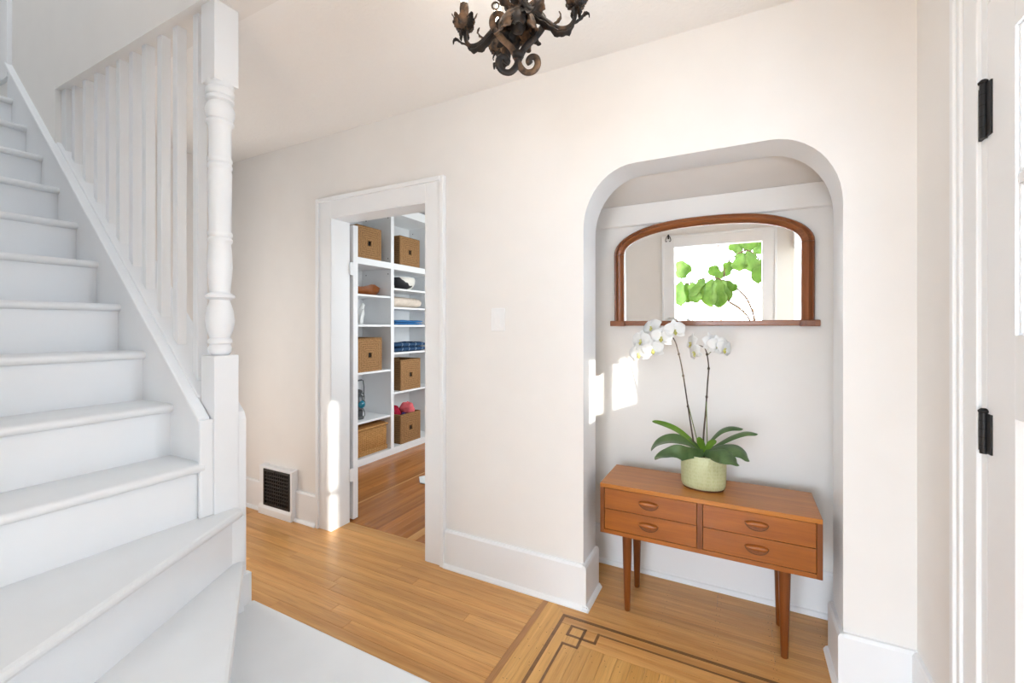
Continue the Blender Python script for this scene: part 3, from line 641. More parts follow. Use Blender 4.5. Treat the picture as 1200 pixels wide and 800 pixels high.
# ================================================================== CONSOLE
cs = thing('console_chest', 'low teak console chest with four drawers on tapered legs in the alcove', 'chest', (-0.155, 2.185, 0))
cx0, cx1, cy0, cy1, cz0, cz1 = -0.588, 0.278, 2.03, 2.34, 0.361, 0.593
t = 0.019
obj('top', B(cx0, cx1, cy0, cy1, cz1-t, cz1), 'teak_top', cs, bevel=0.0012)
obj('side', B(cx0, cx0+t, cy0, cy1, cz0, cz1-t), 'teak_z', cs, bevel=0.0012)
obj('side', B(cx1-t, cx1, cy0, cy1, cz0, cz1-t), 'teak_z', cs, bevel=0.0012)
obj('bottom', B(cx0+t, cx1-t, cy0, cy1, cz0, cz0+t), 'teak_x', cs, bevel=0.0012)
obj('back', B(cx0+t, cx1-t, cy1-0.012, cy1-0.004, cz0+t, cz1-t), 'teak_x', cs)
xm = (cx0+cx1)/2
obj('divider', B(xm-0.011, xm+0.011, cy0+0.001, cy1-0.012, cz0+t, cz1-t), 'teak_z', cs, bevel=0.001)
obj('runner', MB().box(cx0+t, xm-0.011, cy0+0.02, cy1-0.012, 0.475, 0.479).box(xm+0.011, cx1-t, cy0+0.02, cy1-0.012, 0.475, 0.479), 'groove', cs)
zm = 0.4765
for xa, xb in ((cx0+t, xm-0.011), (xm+0.011, cx1-t)):
    for za, zb in ((zm+0.0012, cz1-t-0.002), (cz0+t+0.002, zm-0.0012)):
        dr = obj('drawer', B(xa+0.0018, xb-0.0018, cy0+0.002, cy1-0.03, za, zb), 'teak_x', cs, bevel=0.001)
        xc, zcn = (xa+xb)/2, (za+zb)/2-0.002
        W2 = 0.042
        # eyelid pull: half moon in darker teak as recess shade, rim, lens shaped lip
        n = 14
        low = [(xc-W2*math.cos(PI*i/n), zcn+0.010-0.030*math.sin(PI*i/n)) for i in range(n+1)]
        obj('pull_recess_shade', MB().prism(low, cy0+0.0005, cy0+0.004, 'y'), 'teak_z', dr)
        obj('pull_rim', MB().tube([(x_, cy0+0.001, z_) for x_, z_ in low], 0.0016, 6), 'groove', dr, smooth=True)
        lens = [(xc-W2*math.cos(PI*i/n), zcn+0.010+0.010*math.sin(PI*i/n)) for i in range(n+1)]+[(xc+W2*math.cos(PI*i/n), zcn+0.010-0.011*math.sin(PI*i/n)) for i in range(1, n)]
        pm = MB(); vs_ = []; fs_ = []; m_ = len(lens)
        for (sc_, yy) in ((1.0, cy0+0.003), (1.0, cy0-0.004), (0.86, cy0-0.012), (0.5, cy0-0.016)):
            for (x_, z_) in lens: vs_.append((xc+(x_-xc)*(0.5+0.5*sc_), yy, zcn+0.010+(z_-zcn-0.010)*sc_))
        for q in range(3):
            for i in range(m_): fs_.append([q*m_+i, q*m_+(i+1) % m_, (q+1)*m_+(i+1) % m_, (q+1)*m_+i])
        fs_.append(list(range(m_))); fs_.append([3*m_+i for i in range(m_)]); pm.add(vs_, fs_)
        obj('pull', pm, 'teak_x', dr, smooth=True, angle=50)
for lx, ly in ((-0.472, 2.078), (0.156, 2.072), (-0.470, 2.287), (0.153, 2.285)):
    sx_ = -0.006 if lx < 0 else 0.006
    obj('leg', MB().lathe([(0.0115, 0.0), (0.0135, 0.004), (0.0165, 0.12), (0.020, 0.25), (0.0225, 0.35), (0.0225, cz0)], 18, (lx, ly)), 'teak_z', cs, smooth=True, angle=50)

# ================================================================== ORCHID
orc = thing('potted_orchid', 'white flowering orchid in a pale green oval pot on the teak console', 'orchid', (-0.152, 2.185, cz1))
pc = (-0.152, 2.185)
prof = [(0.0, cz1+0.006), (0.88, cz1+0.006), (0.93, cz1+0.010), (0.975, cz1+0.020), (0.99, cz1+0.045), (1.0, cz1+0.09), (1.0, cz1+0.15), (0.985, cz1+0.1535), (0.955, cz1+0.152), (0.95, cz1+0.13), (0.0, cz1+0.13)]
obj('pot', MB().lathe([(r_*0.096, z_) for r_, z_ in prof], 40, pc, 1.0, 0.72, cap=False), 'pot', orc, smooth=True, angle=45)
obj('pot_foot', MB().lathe([(0.084, cz1), (0.086, cz1+0.008)], 36, pc, 1.0, 0.72), 'groove', orc)
mb = MB()
for i in range(46):
    a = random.uniform(0, 2*PI); q = 0.085*math.sqrt(random.random()); s = random.uniform(0.006, 0.012)
    mb.add([(pc[0]+q*math.cos(a)+random.uniform(-s, s), pc[1]+0.7*q*math.sin(a)+random.uniform(-s, s), cz1+0.128+random.uniform(0, 0.014)) for _ in range(5)], [[0, 1, 2], [0, 2, 3], [0, 3, 4], [1, 2, 4], [2, 3, 4]])
bk = obj('bark_chips', mb, 'bark', orc); bk['kind'] = 'stuff'
cr = (-0.150, 2.18, 0.752)      # crown
def oleaf(pts, w, mat='oleaf', side=(0, 1, 0.25), cup=0.28):
    path = catmull([cr]+pts, 5); n = len(path)
    half = [w*(0.42+0.58*min(1, (i/n)*2.4))*(1 if i < n*0.55 else max(0.03, math.sqrt(max(0, 1-((i/(n-1)-0.55)/0.45)**2)))) for i in range(n)]
    o = obj('leaf', MB().ribbon(path, half, side, cup, 4), mat, orc, smooth=True, solid=0.003, sub=1)
    return o
oleaf([(-0.20, 2.17, 0.800), (-0.262, 2.165, 0.845), (-0.32, 2.16, 0.868), (-0.374, 2.16, 0.878)], 0.020, 'oleaf_young', (0, 1, 0.5))
oleaf([(-0.21, 2.15, 0.795), (-0.28, 2.13, 0.806), (-0.335, 2.11, 0.786), (-0.368, 2.10, 0.752)], 0.040, 'oleaf', (0.1, 1, 0.35))
oleaf([(-0.21, 2.10, 0.765), (-0.25, 2.05, 0.772), (-0.300, 2.02, 0.760), (-0.335, 2.00, 0.744)], 0.036, 'oleaf', (0.55, 0.8, 0.35))
oleaf([(-0.125, 2.19, 0.805), (-0.085, 2.21, 0.852), (-0.04, 2.22, 0.872), (0.010, 2.23, 0.868)], 0.024, 'oleaf', (0, 1, 0.3))
oleaf([(-0.09, 2.18, 0.800), (-0.035, 2.17, 0.842), (0.02, 2.16, 0.868), (0.066, 2.16, 0.866)], 0.023, 'oleaf', (0, 1, 0.3))
oleaf([(-0.09, 2.14, 0.792), (-0.03, 2.10, 0.808), (0.01, 2.08, 0.796), (0.032, 2.07, 0.768)], 0.040, 'oleaf', (0, 1, 0.4))
oleaf([(-0.105, 2.10, 0.768), (-0.07, 2.06, 0.782), (-0.03, 2.03, 0.776), (-0.005, 2.02, 0.760)], 0.034, 'oleaf', (-0.4, 0.9, 0.4))
oleaf([(-0.155, 2.165, 0.785), (-0.162, 2.15, 0.812), (-0.168, 2.14, 0.832)], 0.016, 'oleaf_young', (1, 0.2, 0))
oleaf([(-0.130, 2.17, 0.782), (-0.115, 2.16, 0.806), (-0.095, 2.15, 0.82)], 0.015, 'oleaf_young', (1, -0.6, 0))
def flower(parent, c, face, size=0.046, roll=0.0):
    f = bpy.data.objects.new('flower', None); COL.objects.link(f); f.parent = parent; f.location = Vector(c)-wloc(parent)
    f.empty_display_size = 0.02
    zf = Vector(face).normalized(); xf = Vector((0, 0, 1)).cross(zf).normalized(); yf = zf.cross(xf)
    Mx = Matrix((xf, yf, zf)).transposed().to_4x4() @ Matrix.Rotation(roll, 4, 'Z')
    mb = MB()
    def tepal(ang, L, wd, lift):
        n = 8; d_ = Vector((math.cos(ang), math.sin(ang), 0)); sd = Vector((-math.sin(ang), math.cos(ang), 0))
        path = [d_*(L*i/n)+Vector((0, 0, lift+0.004*math.sin(PI*i/n)-0.006*(i/n)**2)) for i in range(n+1)]
        half = [max(0.0015, wd*math.sin(PI*min(1, (0.10+0.90*i/n))**0.85)**0.75) if i < n else 0.0015 for i in range(n+1)]
        mb.ribbon(path, half, sd, -0.12, 4, 0.04)
    for a in (90, 210, 330): tepal(R(a), size, size*0.36, 0.0)
    for a in (20, 160): tepal(R(a), size*1.04, size*0.60, 0.003)
    o = obj('petals', mb.xf(Mx), 'petal', f, local=True, smooth=True, solid=0.0012)
    lp = MB()
    lp.ribbon([(0, 0, 0.004), (0, -0.008, 0.014), (0, -0.016, 0.016), (0, -0.022, 0.010)], [0.003, 0.009, 0.006, 0.002], (1, 0, 0), 0.8, 4)
    lp.lathe([(0.003, 0.002), (0.0042, 0.010), (0.002, 0.015)], 8)
    obj('lip', lp.xf(Mx), 'lip', f, local=True, smooth=True, solid=0.0012)
    return f
def stem(pts, r0, r1):
    p = catmull(pts, 5); n = len(p)
    s = obj('stem', MB().tube(p, [r0+(r1-r0)*i/(n-1) for i in range(n)], 8), 'ostem', orc, smooth=True); return s
s1 = stem([(-0.182, 2.18, 0.73), (-0.194, 2.175, 0.81), (-0.216, 2.17, 0.964), (-0.235, 2.165, 1.101), (-0.253, 2.16, 1.199), (-0.276, 2.155, 1.272), (-0.314, 2.15, 1.300), (-0.376, 2.145, 1.275), (-0.424, 2.14, 1.215), (-0.45, 2.14, 1.17)], 0.0038, 0.0016)
s2 = stem([(-0.150, 2.20, 0.73), (-0.152, 2.2, 0.816), (-0.142, 2.2, 0.946), (-0.135, 2.2, 1.064), (-0.130, 2.2, 1.135), (-0.135, 2.2, 1.189), (-0.146, 2.195, 1.228), (-0.172, 2.19, 1.242), (-0.195, 2.185, 1.235)], 0.0042, 0.0016)
obj('side_shoot', MB().tube(catmull([(-0.136, 2.2, 1.195), (-0.115, 2.195, 1.218), (-0.09, 2.19, 1.24), (-0.065, 2.185, 1.23)], 4), 0.0016, 6), 'ostem_green', s2, smooth=True)
for sx_, c0, c1 in ((s1, (-0.16, 2.19, 0.73), (-0.219, 2.172, 0.985)), (s2, (-0.135, 2.2, 0.73), (-0.1395, 2.197, 0.985))):
    obj('stake', MB().tube([c0, c1], 0.0022, 6), 'ostem_green', sx_)
for z, x, y in ((1.10, -0.2355, 2.165), (1.20, -0.2535, 2.16), (0.96, -0.216, 2.17)): obj('node', MB().lathe([(0.004, z-0.004), (0.0055, z), (0.004, z+0.006)], 8, (x, y)), 'ostem', s1, smooth=True)
for z, x, y in ((1.135, -0.13, 2.2), (1.20, -0.137, 2.2), (1.005, -0.1385, 2.2)): obj('node', MB().lathe([(0.004, z-0.005), (0.006, z), (0.004, z+0.007)], 8, (x, y)), 'ostem', s2, smooth=True)
for c, fc_, rl in (((-0.268, 2.125, 1.310), (0.45, -1, 0.05), 0.1), ((-0.323, 2.11, 1.278), (0.05, -1, 0.05), -0.1), ((-0.361, 2.105, 1.222), (0.1, -1, -0.1), 0.15), ((-0.372, 2.15, 1.322), (-0.6, -1, 0.5), 0.3), ((-0.416, 2.125, 1.262), (-0.5, -1, 0.1), 0.0), ((-0.425, 2.115, 1.200), (-0.35, -1, -0.1), 0.2)):
    flower(s1, c, fc_, 0.052, rl)
for c, fc_, rl in (((-0.197, 2.165, 1.252), (-1.2, -0.7, 0.1), 0.1), ((-0.182, 2.155, 1.212), (-1.1, -0.8, -0.2), 0.3), ((-0.122, 2.16, 1.256), (0.9, -0.7, 0.1), 0.0), ((-0.092, 2.15, 1.246), (0.5, -1, 0.05), 0.1), ((-0.068, 2.16, 1.230), (1.0, -0.8, -0.05), -0.2)):
    flower(s2, c, fc_, 0.047, rl)
for (x, y, z) in ((-0.452, 2.14, 1.165), (-0.438, 2.13, 1.184)): obj('bud', MB().lathe([(0.0005, z-0.012), (0.006, z-0.005), (0.006, z+0.003), (0.0005, z+0.010)], 8, (x, y)), 'petal', s1, smooth=True)

# ================================================================== MIRROR (tilts slightly forward off the wall)
mr = thing('wall_mirror', 'wooden arch-topped overmantel mirror hanging on the alcove wall', 'mirror', (-0.160, 2.452, 1.333), rot=(R(1.7), 0, 0))
ha, hi = 0.462, 0.410; zs = 1.722-1.333; hh = 0.165; zb = 0.026
def arc(a, hgt, n=30):
    p = []
    for i in range(n+1):
        th = PI-PI*i/n; cx_ = math.cos(th); sx_ = math.sin(th)
        x = a*math.copysign(abs(cx_)**(2/2.5), cx_); z = zs+hgt*sx_**(2/2.0); p.append((x, z))
    return p
def band(po, pi, mat, name):
    """moulded frame between outer and inner outlines"""
    mb = MB(); n = len(po); vs_ = []; fs_ = []
    secs = [(0.0, 0.0), (0.0, -0.022), (0.10, -0.030), (0.22, -0.026), (0.30, -0.030), (0.5, -0.038), (0.72, -0.034), (0.86, -0.024), (0.90, -0.020), (1.0, -0.016), (1.0, 0.0)]
    for (x0, z0), (x1, z1) in zip(po, pi):
        for (u, yy) in secs: vs_.append((x0+(x1-x0)*u, yy, z0+(z1-z0)*u))
    k = len(secs)
    for i in range(n-1):
        for j in range(k): fs_.append([i*k+j, i*k+(j+1) % k, (i+1)*k+(j+1) % k, (i+1)*k+j])
    fs_.append(list(range(k))); fs_.append([(n-1)*k+j for j in range(k)])
    return obj(name, mb.add(vs_, fs_), mat, mr, local=True, smooth=True, angle=50)
band(arc(ha, hh), arc(hi, hh-0.045), 'frame', 'frame_arch')
band([(-ha, zb), (-ha, zs-0.0015)], [(-hi, zb), (-hi, zs-0.0015)], 'frame_z', 'frame_upright')
band([(ha, zb), (ha, zs-0.0015)], [(hi, zb), (hi, zs-0.0015)], 'frame_z', 'frame_upright')
obj('frame_rail', B(-0.462, 0.462, -0.034, 0, 0.0, zb), 'frame', mr, local=True, bevel=0.004)
for s in (-1, 1): obj('corner_block', B(s*0.402, s*0.481, -0.046, 0, -0.002, zb+0.001), 'frame_z', mr, local=True, bevel=0.003)
gp = [(-0.415, zb-0.002)]+[(x, z) for x, z in arc(0.415, hh-0.040)]+[(0.415, zb-0.002)]
obj('mirror_glass', MB().prism(gp, -0.010, -0.006, 'y'), 'mirror', mr, local=True)

# ================================================================== LIGHT SWITCH, VENT, HOOK
s = thing('light_switch', 'white rocker light switch on the wall between doorway and alcove', 'switch', (-1.122, 2.0, 1.364))
obj('switch_plate', B(-1.162, -1.081, 1.994, 2.0, 1.304, 1.424), 'plastic', s, bevel=0.003)
obj('rocker', MB().prism([(1.9945, 1.330), (1.9885, 1.330), (1.9925, 1.398), (1.9945, 1.398)], -1.139, -1.105, 'x'), 'plastic', s, bevel=0.001)
obj('rocker_frame', MB().box(-1.142, -1.139, 1.992, 1.995, 1.327, 1.401).box(-1.105, -1.102, 1.992, 1.995, 1.327, 1.401).box(-1.139, -1.105, 1.992, 1.995, 1.327, 1.329).box(-1.139, -1.105, 1.992, 1.995, 1.399, 1.401), 'plastic', s)
for z in (1.316, 1.412): obj('screw', MB().lathe([(0.003, 0), (0.003, 0.0012)], 10).xf(Matrix.Translation((-1.122, 1.994, z)) @ Matrix.Rotation(R(90), 4, 'X')), 'plastic', s)
v = thing('wall_register', 'black grilled heating register in a white frame at the baseboard', 'vent', (-2.88, 1.98, 0))
mb = MB()
mb.prism([(2.0, 0), (1.945, 0), (1.945, 0.045), (1.955, 0.07), (1.955, 0.335), (2.0, 0.345)], -3.055, -3.005, 'x')
mb.prism([(2.0, 0), (1.945, 0), (1.945, 0.045), (1.955, 0.07), (1.955, 0.335), (2.0, 0.345)], -2.722, -2.70, 'x')
mb.box(-3.005, -2.722, 1.955, 2.0, 0.322, 0.338); mb.prism([(2.0, 0), (1.945, 0), (1.945, 0.045), (1.955, 0.066), (2.0, 0.066)], -3.005, -2.722, 'x')
obj('register_frame', mb, 'trim', v, bevel=0.002)
obj('register_back', B(-3.005, -2.722, 1.985, 1.99, 0.066, 0.322), 'hole_shade', v)
obj('register_rim', MB().box(-3.005, -2.990, 1.950, 1.97, 0.066, 0.322).box(-2.737, -2.722, 1.950, 1.97, 0.066, 0.322).box(-2.990, -2.737, 1.950, 1.97, 0.066, 0.082).box(-2.990, -2.737, 1.950, 1.97, 0.306, 0.322), 'vent', v, bevel=0.002)
mb = MB()
for i in range(1, 11): x = -2.990+0.253*i/11; mb.box(x-0.0035, x+0.0035, 1.955, 1.968, 0.082, 0.306)
for i in range(1, 9): z = 0.082+0.224*i/9; mb.box(-2.990, -2.737, 1.953, 1.966, z-0.004, z+0.004)
obj('register_grille', mb, 'vent', v)
obj('register_lever', B(-2.885, -2.875, 1.944, 1.955, 0.305, 0.318), 'vent', v)
hk = thing('coat_hook', 'small black double coat hook on the wall beside the living room opening', 'hook', (-0.838, FY+0.032, 2.27))
obj('hook_plate', B(-0.848, -0.828, FY+0.032, FY+0.037, 2.25, 2.31), 'black', hk, bevel=0.001)
for s in (-1, 1):
    obj('hook_prong', MB().tube(catmull([(-0.838, FY+0.037, 2.295), (-0.838+s*0.02, FY+0.05, 2.275), (-0.838+s*0.032, FY+0.06, 2.235), (-0.838+s*0.026, FY+0.065, 2.215), (-0.838+s*0.012, FY+0.068, 2.222)], 5), 0.0045, 6), 'black', hk, smooth=True)

# ================================================================== CLOSET SHELVING
sh = thing('shelving_unit', 'tall white built-in shelving unit inside the closet', 'shelving', (-3.41, 3.46, 0))
SX0, SX1 = -3.615, -3.2
obj('back_panel', B(SX0-0.002, SX0+0.008, 2.70, 4.235, 0.0, 2.60), 'wall_cool', sh)
for y0, y1 in ((2.700, 2.735), (3.446, 3.490), (4.20, 4.235)): obj('upright', B(SX0+0.008, SX1, y0, y1, 0.0, 2.60), 'trim', sh, bevel=0.002)
obj('top_board', B(SX0+0.008, SX1+0.004, 2.700, 4.235, 2.505, 2.60), 'trim', sh, bevel=0.002)
obj('plinth', B(SX0+0.008, SX1+0.004, 2.700, 4.235, 0.0, 0.066), 'trim', sh, bevel=0.002)
LZ = [1.637, 1.345, 0.886, 0.416]; RZ = [1.728, 1.531, 1.343, 1.053, 0.638]
for y0, y1, zs_ in ((2.735, 3.446, LZ), (3.490, 4.20, RZ)):
    obj('fixed_shelf', B(SX0+0.008, SX1+0.001, y0, y1, 1.921, 1.983), 'trim', sh, bevel=0.002)
    for z in zs_: obj('shelf', B(SX0+0.008, SX1-0.008, y0, y1, z-0.02, z), 'trim', sh, bevel=0.0015)
mb = MB()
for yv in (3.4455, 4.1995):
    for xh in (-3.24, -3.55):
        for z in (2.03, 1.87, 2.45): mb.add([(xh+0.006*math.cos(2*PI*k/8), yv-0.0004, z+0.006*math.sin(2*PI*k/8)) for k in range(8)]+[(xh+0.006*math.cos(2*PI*k/8), yv+0.001, z+0.006*math.sin(2*PI*k/8)) for k in range(8)], [list(range(8)), list(range(15, 7, -1))])
obj('pin_holes', mb, 'hole_shade', sh)['kind'] = 'stuff'
def basket(label, y0, y1, z0, z1, fill=False, front=-3.222, depth=0.31):
    yc = (y0+y1)/2; hy = (y1-y0)/2; H_ = z1-z0
    b_ = thing('storage_basket', label, 'basket', (front-depth/2, yc, z0), 'square seagrass baskets on the closet shelves')
    tk = 0.012; hs = 0.021; zc_ = H_*0.5
    x1 = depth/2; f_ = MB()
    # front with a real square hole
    f_.box(x1-tk, x1, -hy, -hs, 0, H_); f_.box(x1-tk, x1, hs, hy, 0, H_); f_.box(x1-tk, x1, -hs, hs, 0, zc_-hs*1.15); f_.box(x1-tk, x1, -hs, hs, zc_+hs*1.15, H_)
    obj('front_panel', f_, 'basket', b_, local=True)
    obj('side_panel', B(-x1, x1-tk, -hy, -hy+tk, 0, H_), 'basket_side', b_, local=True, bevel=0.004)
    obj('side_panel', B(-x1, x1-tk, hy-tk, hy, 0, H_), 'basket_side', b_, local=True, bevel=0.004)
    obj('back_panel', B(-x1, -x1+tk, -hy+tk, hy-tk, 0, H_), 'basket_side', b_, local=True)
    obj('base', B(-x1+tk, x1-tk, -hy+tk, hy-tk, 0, 0.01), 'basket_side', b_, local=True)
    rim = MB().tube([(x1-0.006, -hy+0.006, H_), (x1-0.006, hy-0.006, H_), (-x1+0.006, hy-0.006, H_), (-x1+0.006, -hy+0.006, H_)], 0.009, 8, closed=True)
    obj('rim', rim, 'basket_side', b_, local=True, smooth=True)
    obj('handle_hole_shade', B(x1-tk-0.006, x1-tk, -hs*1.3, hs*1.3, zc_-hs*1.6, zc_+hs*1.6), 'hole_shade', b_, local=True)  # black plate behind the opening, paints the dark of the basket's inside
    mb = MB()
    for (a, c_) in (((-hs, -1), (hs, -1)), ((hs, -1), (hs, 1)), ((hs, 1), (-hs, 1)), ((-hs, 1), (-hs, -1))):
        mb.tube([(x1+0.001, a[0], zc_+a[1]*hs*1.15), (x1+0.001, c_[0], zc_+c_[1]*hs*1.15)], 0.0025, 6)
    obj('hole_trim', mb, 'basket_side', b_, local=True)
    return b_
basket('square seagrass basket on the top left closet shelf, beside the door hinge', 3.012, 3.330, 1.983, 2.292)
basket('square seagrass basket on the top right closet shelf', 3.604, 3.928, 1.983, 2.292)
basket('square seagrass basket below the white bird figurine', 3.016, 3.338, 0.886, 1.208)
basket('square seagrass basket below the folded navy blanket', 3.617, 3.941, 0.638, 0.962)
basket('lowest square seagrass basket, filled with pink and red clothes', 3.617, 3.941, 0.066, 0.372)
# clothes bulging from the lowest basket
def lump(name, label, mat, c, r, seed, cat='clothing'):
    rnd = random.Random(seed); mb = MB(); n, m_ = 18, 12; vs_ = []; fs_ = []
    for i in range(m_+1):
        ph = PI*i/m_
        for k in range(n):
            a = 2*PI*k/n; q = 1+0.16*math.sin(3*a+seed)*math.sin(ph)+0.12*math.sin(5*ph+2*a+seed*2)+0.06*rnd.uniform(-1, 1)
            vs_.append((c[0]+r[0]*q*math.sin(ph)*math.cos(a), c[1]+r[1]*q*math.sin(ph)*math.sin(a), c[2]+r[2]*q*math.cos(ph)))
    for i in range(m_):
        for k in range(n): fs_.append([i*n+k, i*n+(k+1) % n, (i+1)*n+(k+1) % n, (i+1)*n+k])
    o = obj(name, mb.add(vs_, fs_), mat, None, smooth=True, sub=1, at=(c[0], c[1], c[2]-r[2])); return tag(o, label, cat)
lump('pink_knitwear', 'coral pink crumpled knitwear on top of the lowest basket', 'pink', (-3.33, 3.845, 0.408), (0.09, 0.075, 0.068), 2)
lump('red_scarf', 'dark red scarf in the near corner of the lowest basket', 'red', (-3.40, 3.69, 0.385), (0.10, 0.052, 0.070), 5)
lump('patterned_knitwear', 'dark purple patterned knitwear between red scarf and pink knitwear', 'dnavy', (-3.265, 3.71, 0.345), (0.028, 0.048, 0.045), 9)
# carved burl bowl
bw = thing('wooden_bowl', 'long rough-carved orange wooden bowl on a closet shelf', 'bowl', (-3.42, 3.28, 1.637))
def bowl_mb(cx_, cy_, z, a, b_, h, seed, th=0.012, tip=0.0):
    mb = MB(); n = 28; rows = [(0.55, 0), (0.75, 0.15), (0.92, 0.5), (1.0, 1.0), (0.93, 1.0), (0.84, 0.5), (0.6, 0.2), (0.0, 0.14)]; vs_ = []; fs_ = []
    for rr, zz in rows:
        for k in range(n):
            t_ = 2*PI*k/n; q = 1+0.05*math.sin(3*t_+seed)+0.04*math.sin(7*t_+seed*2)
            yy = b_*rr*q*math.sin(t_); yy += tip*max(0, math.sin(t_))**6*rr
            vs_.append((cx_+a*rr*q*math.cos(t_), cy_+yy, z+h*zz*(1+0.12*math.sin(2*t_+seed)+0.10*math.sin(5*t_+seed))))
    for i in range(len(rows)-1):
        for k in range(n): fs_.append([i*n+k, i*n+(k+1) % n, (i+1)*n+(k+1) % n, (i+1)*n+k])
    fs_.append(list(range(n))); return mb.add(vs_, fs_)
obj('bowl_body', bowl_mb(-3.42, 3.27, 1.637, 0.12, 0.20, 0.095, 1.0, tip=0.05), 'bowlwood', bw, smooth=True, angle=60)
obj('bowl_handle', MB().tube(catmull([(-3.42, 3.47, 1.715), (-3.42, 3.515, 1.728), (-3.42, 3.535, 1.722)], 4) if False else [(-3.40, 3.425, 1.715), (-3.39, 3.43, 1.725), (-3.385, 3.437, 1.722)], [0.012, 0.012, 0.006], 8), 'bowlwood', bw, smooth=True)
# black and white bowl
bb = thing('ceramic_bowl', 'round black and white patterned bowl on a closet shelf', 'bowl', (-3.36, 3.775, 1.728))
obj('bowl_body', MB().lathe([(0.075, 1.728), (0.118, 1.75), (0.145, 1.80), (0.148, 1.845), (0.140, 1.862), (0.133, 1.862), (0.134, 1.80), (0.10, 1.76), (0.0, 1.752)], 30, (-3.36, 3.785), cap=False), 'cow', bb, smooth=True)
obj('bowl_rim', MB().tube([(-3.36+0.137*math.cos(2*PI*k/30), 3.785+0.137*math.sin(2*PI*k/30), 1.862) for k in range(30)], 0.005, 6, closed=True), 'ceramic', bb, smooth=True)
# rolled cream blanket: spiral profile extruded along y
rb = thing('rolled_blanket', 'cream knitted blanket rolled up on a closet shelf', 'blanket', (-3.36, 3.80, 1.531))
mb = MB()
vs_ = []; fs_ = []; prof = []
for i in range(40):
    t_ = i/39*4.2*PI; q = 0.012+0.055*t_/(4.2*PI); prof.append((-3.345+1.35*q*math.cos(t_), 1.597+0.90*q*math.sin(t_)))
n = len(prof)
for j, yy in enumerate((3.555, 3.565, 3.62, 3.75, 3.9, 3.985, 4.015, 4.03)):
    sc_ = (0.94, 0.99, 1.02, 1.0, 0.98, 0.92, 0.80, 0.55)[j]
    for (x, z) in prof: vs_.append((-3.345+(x+3.345)*sc_, yy, 1.592+(z-1.592)*sc_-(1-sc_)*0.03))
for j in range(7):
    for i in range(n-1): fs_.append([j*n+i, j*n+i+1, (j+1)*n+i+1, (j+1)*n+i])
obj('blanket_roll', mb.add(vs_, fs_), 'cream', rb, smooth=True, solid=0.012)
mb = MB(); mb.lathe([(0.066, 0), (0.070, 0.01), (0.066, 0.40), (0.05, 0.45), (0.02, 0.47)], 20)
obj('blanket_core', mb.xf(Matrix.Translation((-3.345, 3.565, 1.593)) @ Matrix.Rotation(R(-90), 4, 'X') @ Matrix.Diagonal((1.2, 0.84, 1, 1))), 'cream', rb, smooth=True)
# folded textiles
def folded(name, label, mat, y0, y1, z0, layers, th, x0=-3.53, x1=-3.24, seed=1, cat='towel', lines=None):
    t_ = thing(name, label, cat, ((x0+x1)/2, (y0+y1)/2, z0)); rnd = random.Random(seed)
    for k in range(layers):
        a = rnd.uniform(-0.008, 0.008); mb = MB(); nx_, ny_ = 8, 14; vs_ = []; fs_ = []
        zz0 = z0+k*th
        for side in (0, 1):
            for i in range(nx_+1):
                for j in range(ny_+1):
                    fx = i/nx_; fy = j/ny_; e = min(fx, 1-fx, fy, 1-fy); rr = 1-max(0, 1-e*9)**2
                    zm_ = zz0+th/2; hz = th/2*(0.35+0.65*rr); w_ = 0.10*th*math.sin(fy*9+k*2+seed)*rr
                    vs_.append((x0+(x1-x0)*fx, y0+a+(y1-y0)*fy, zm_+(hz+w_ if side else -hz+ (w_ if k else 0))))
        q = (nx_+1)*(ny_+1)
        for side in (0, 1):
            for i in range(nx_):
                for j in range(ny_): a_ = side*q+i*(ny_+1)+j; fs_.append([a_, a_+1, a_+ny_+2, a_+ny_+1])
        ring = [j for j in range(ny_+1)]+[i*(ny_+1)+ny_ for i in range(1, nx_+1)]+[nx_*(ny_+1)+j for j in range(ny_-1, -1, -1)]+[i*(ny_+1) for i in range(nx_-1, 0, -1)]
        for i in range(len(ring)): a_, b2 = ring[i], ring[(i+1) % len(ring)]; fs_.append([a_, b2, q+b2, q+a_])
        ly = obj('fold', mb.add(vs_, fs_), mat, t_, smooth=True)
        if lines:
            lm = MB()
            for yy in lines: lm.tube([(x1+0.001, yy+a, zz0+th*0.2), (x1+0.003, yy+a+0.012, zz0+th*0.55), (x1-0.004, yy+a+0.02, zz0+th*0.85), (x1-0.06, yy+a+0.03, zz0+th*1.01)], 0.0035, 6)
            obj('stitched_line', lm, 'paleline', ly, smooth=True)
    return t_
folded('folded_towel', 'bright blue folded towels on a closet shelf', 'blue', 3.57, 4.00, 1.343, 2, 0.026, seed=3)
folded('folded_blanket', 'navy blanket with pale stitching folded on a closet shelf', 'navy', 3.55, 4.07, 1.053, 2, 0.048, seed=4, cat='blanket', lines=[3.66, 3.77, 3.88, 3.99])
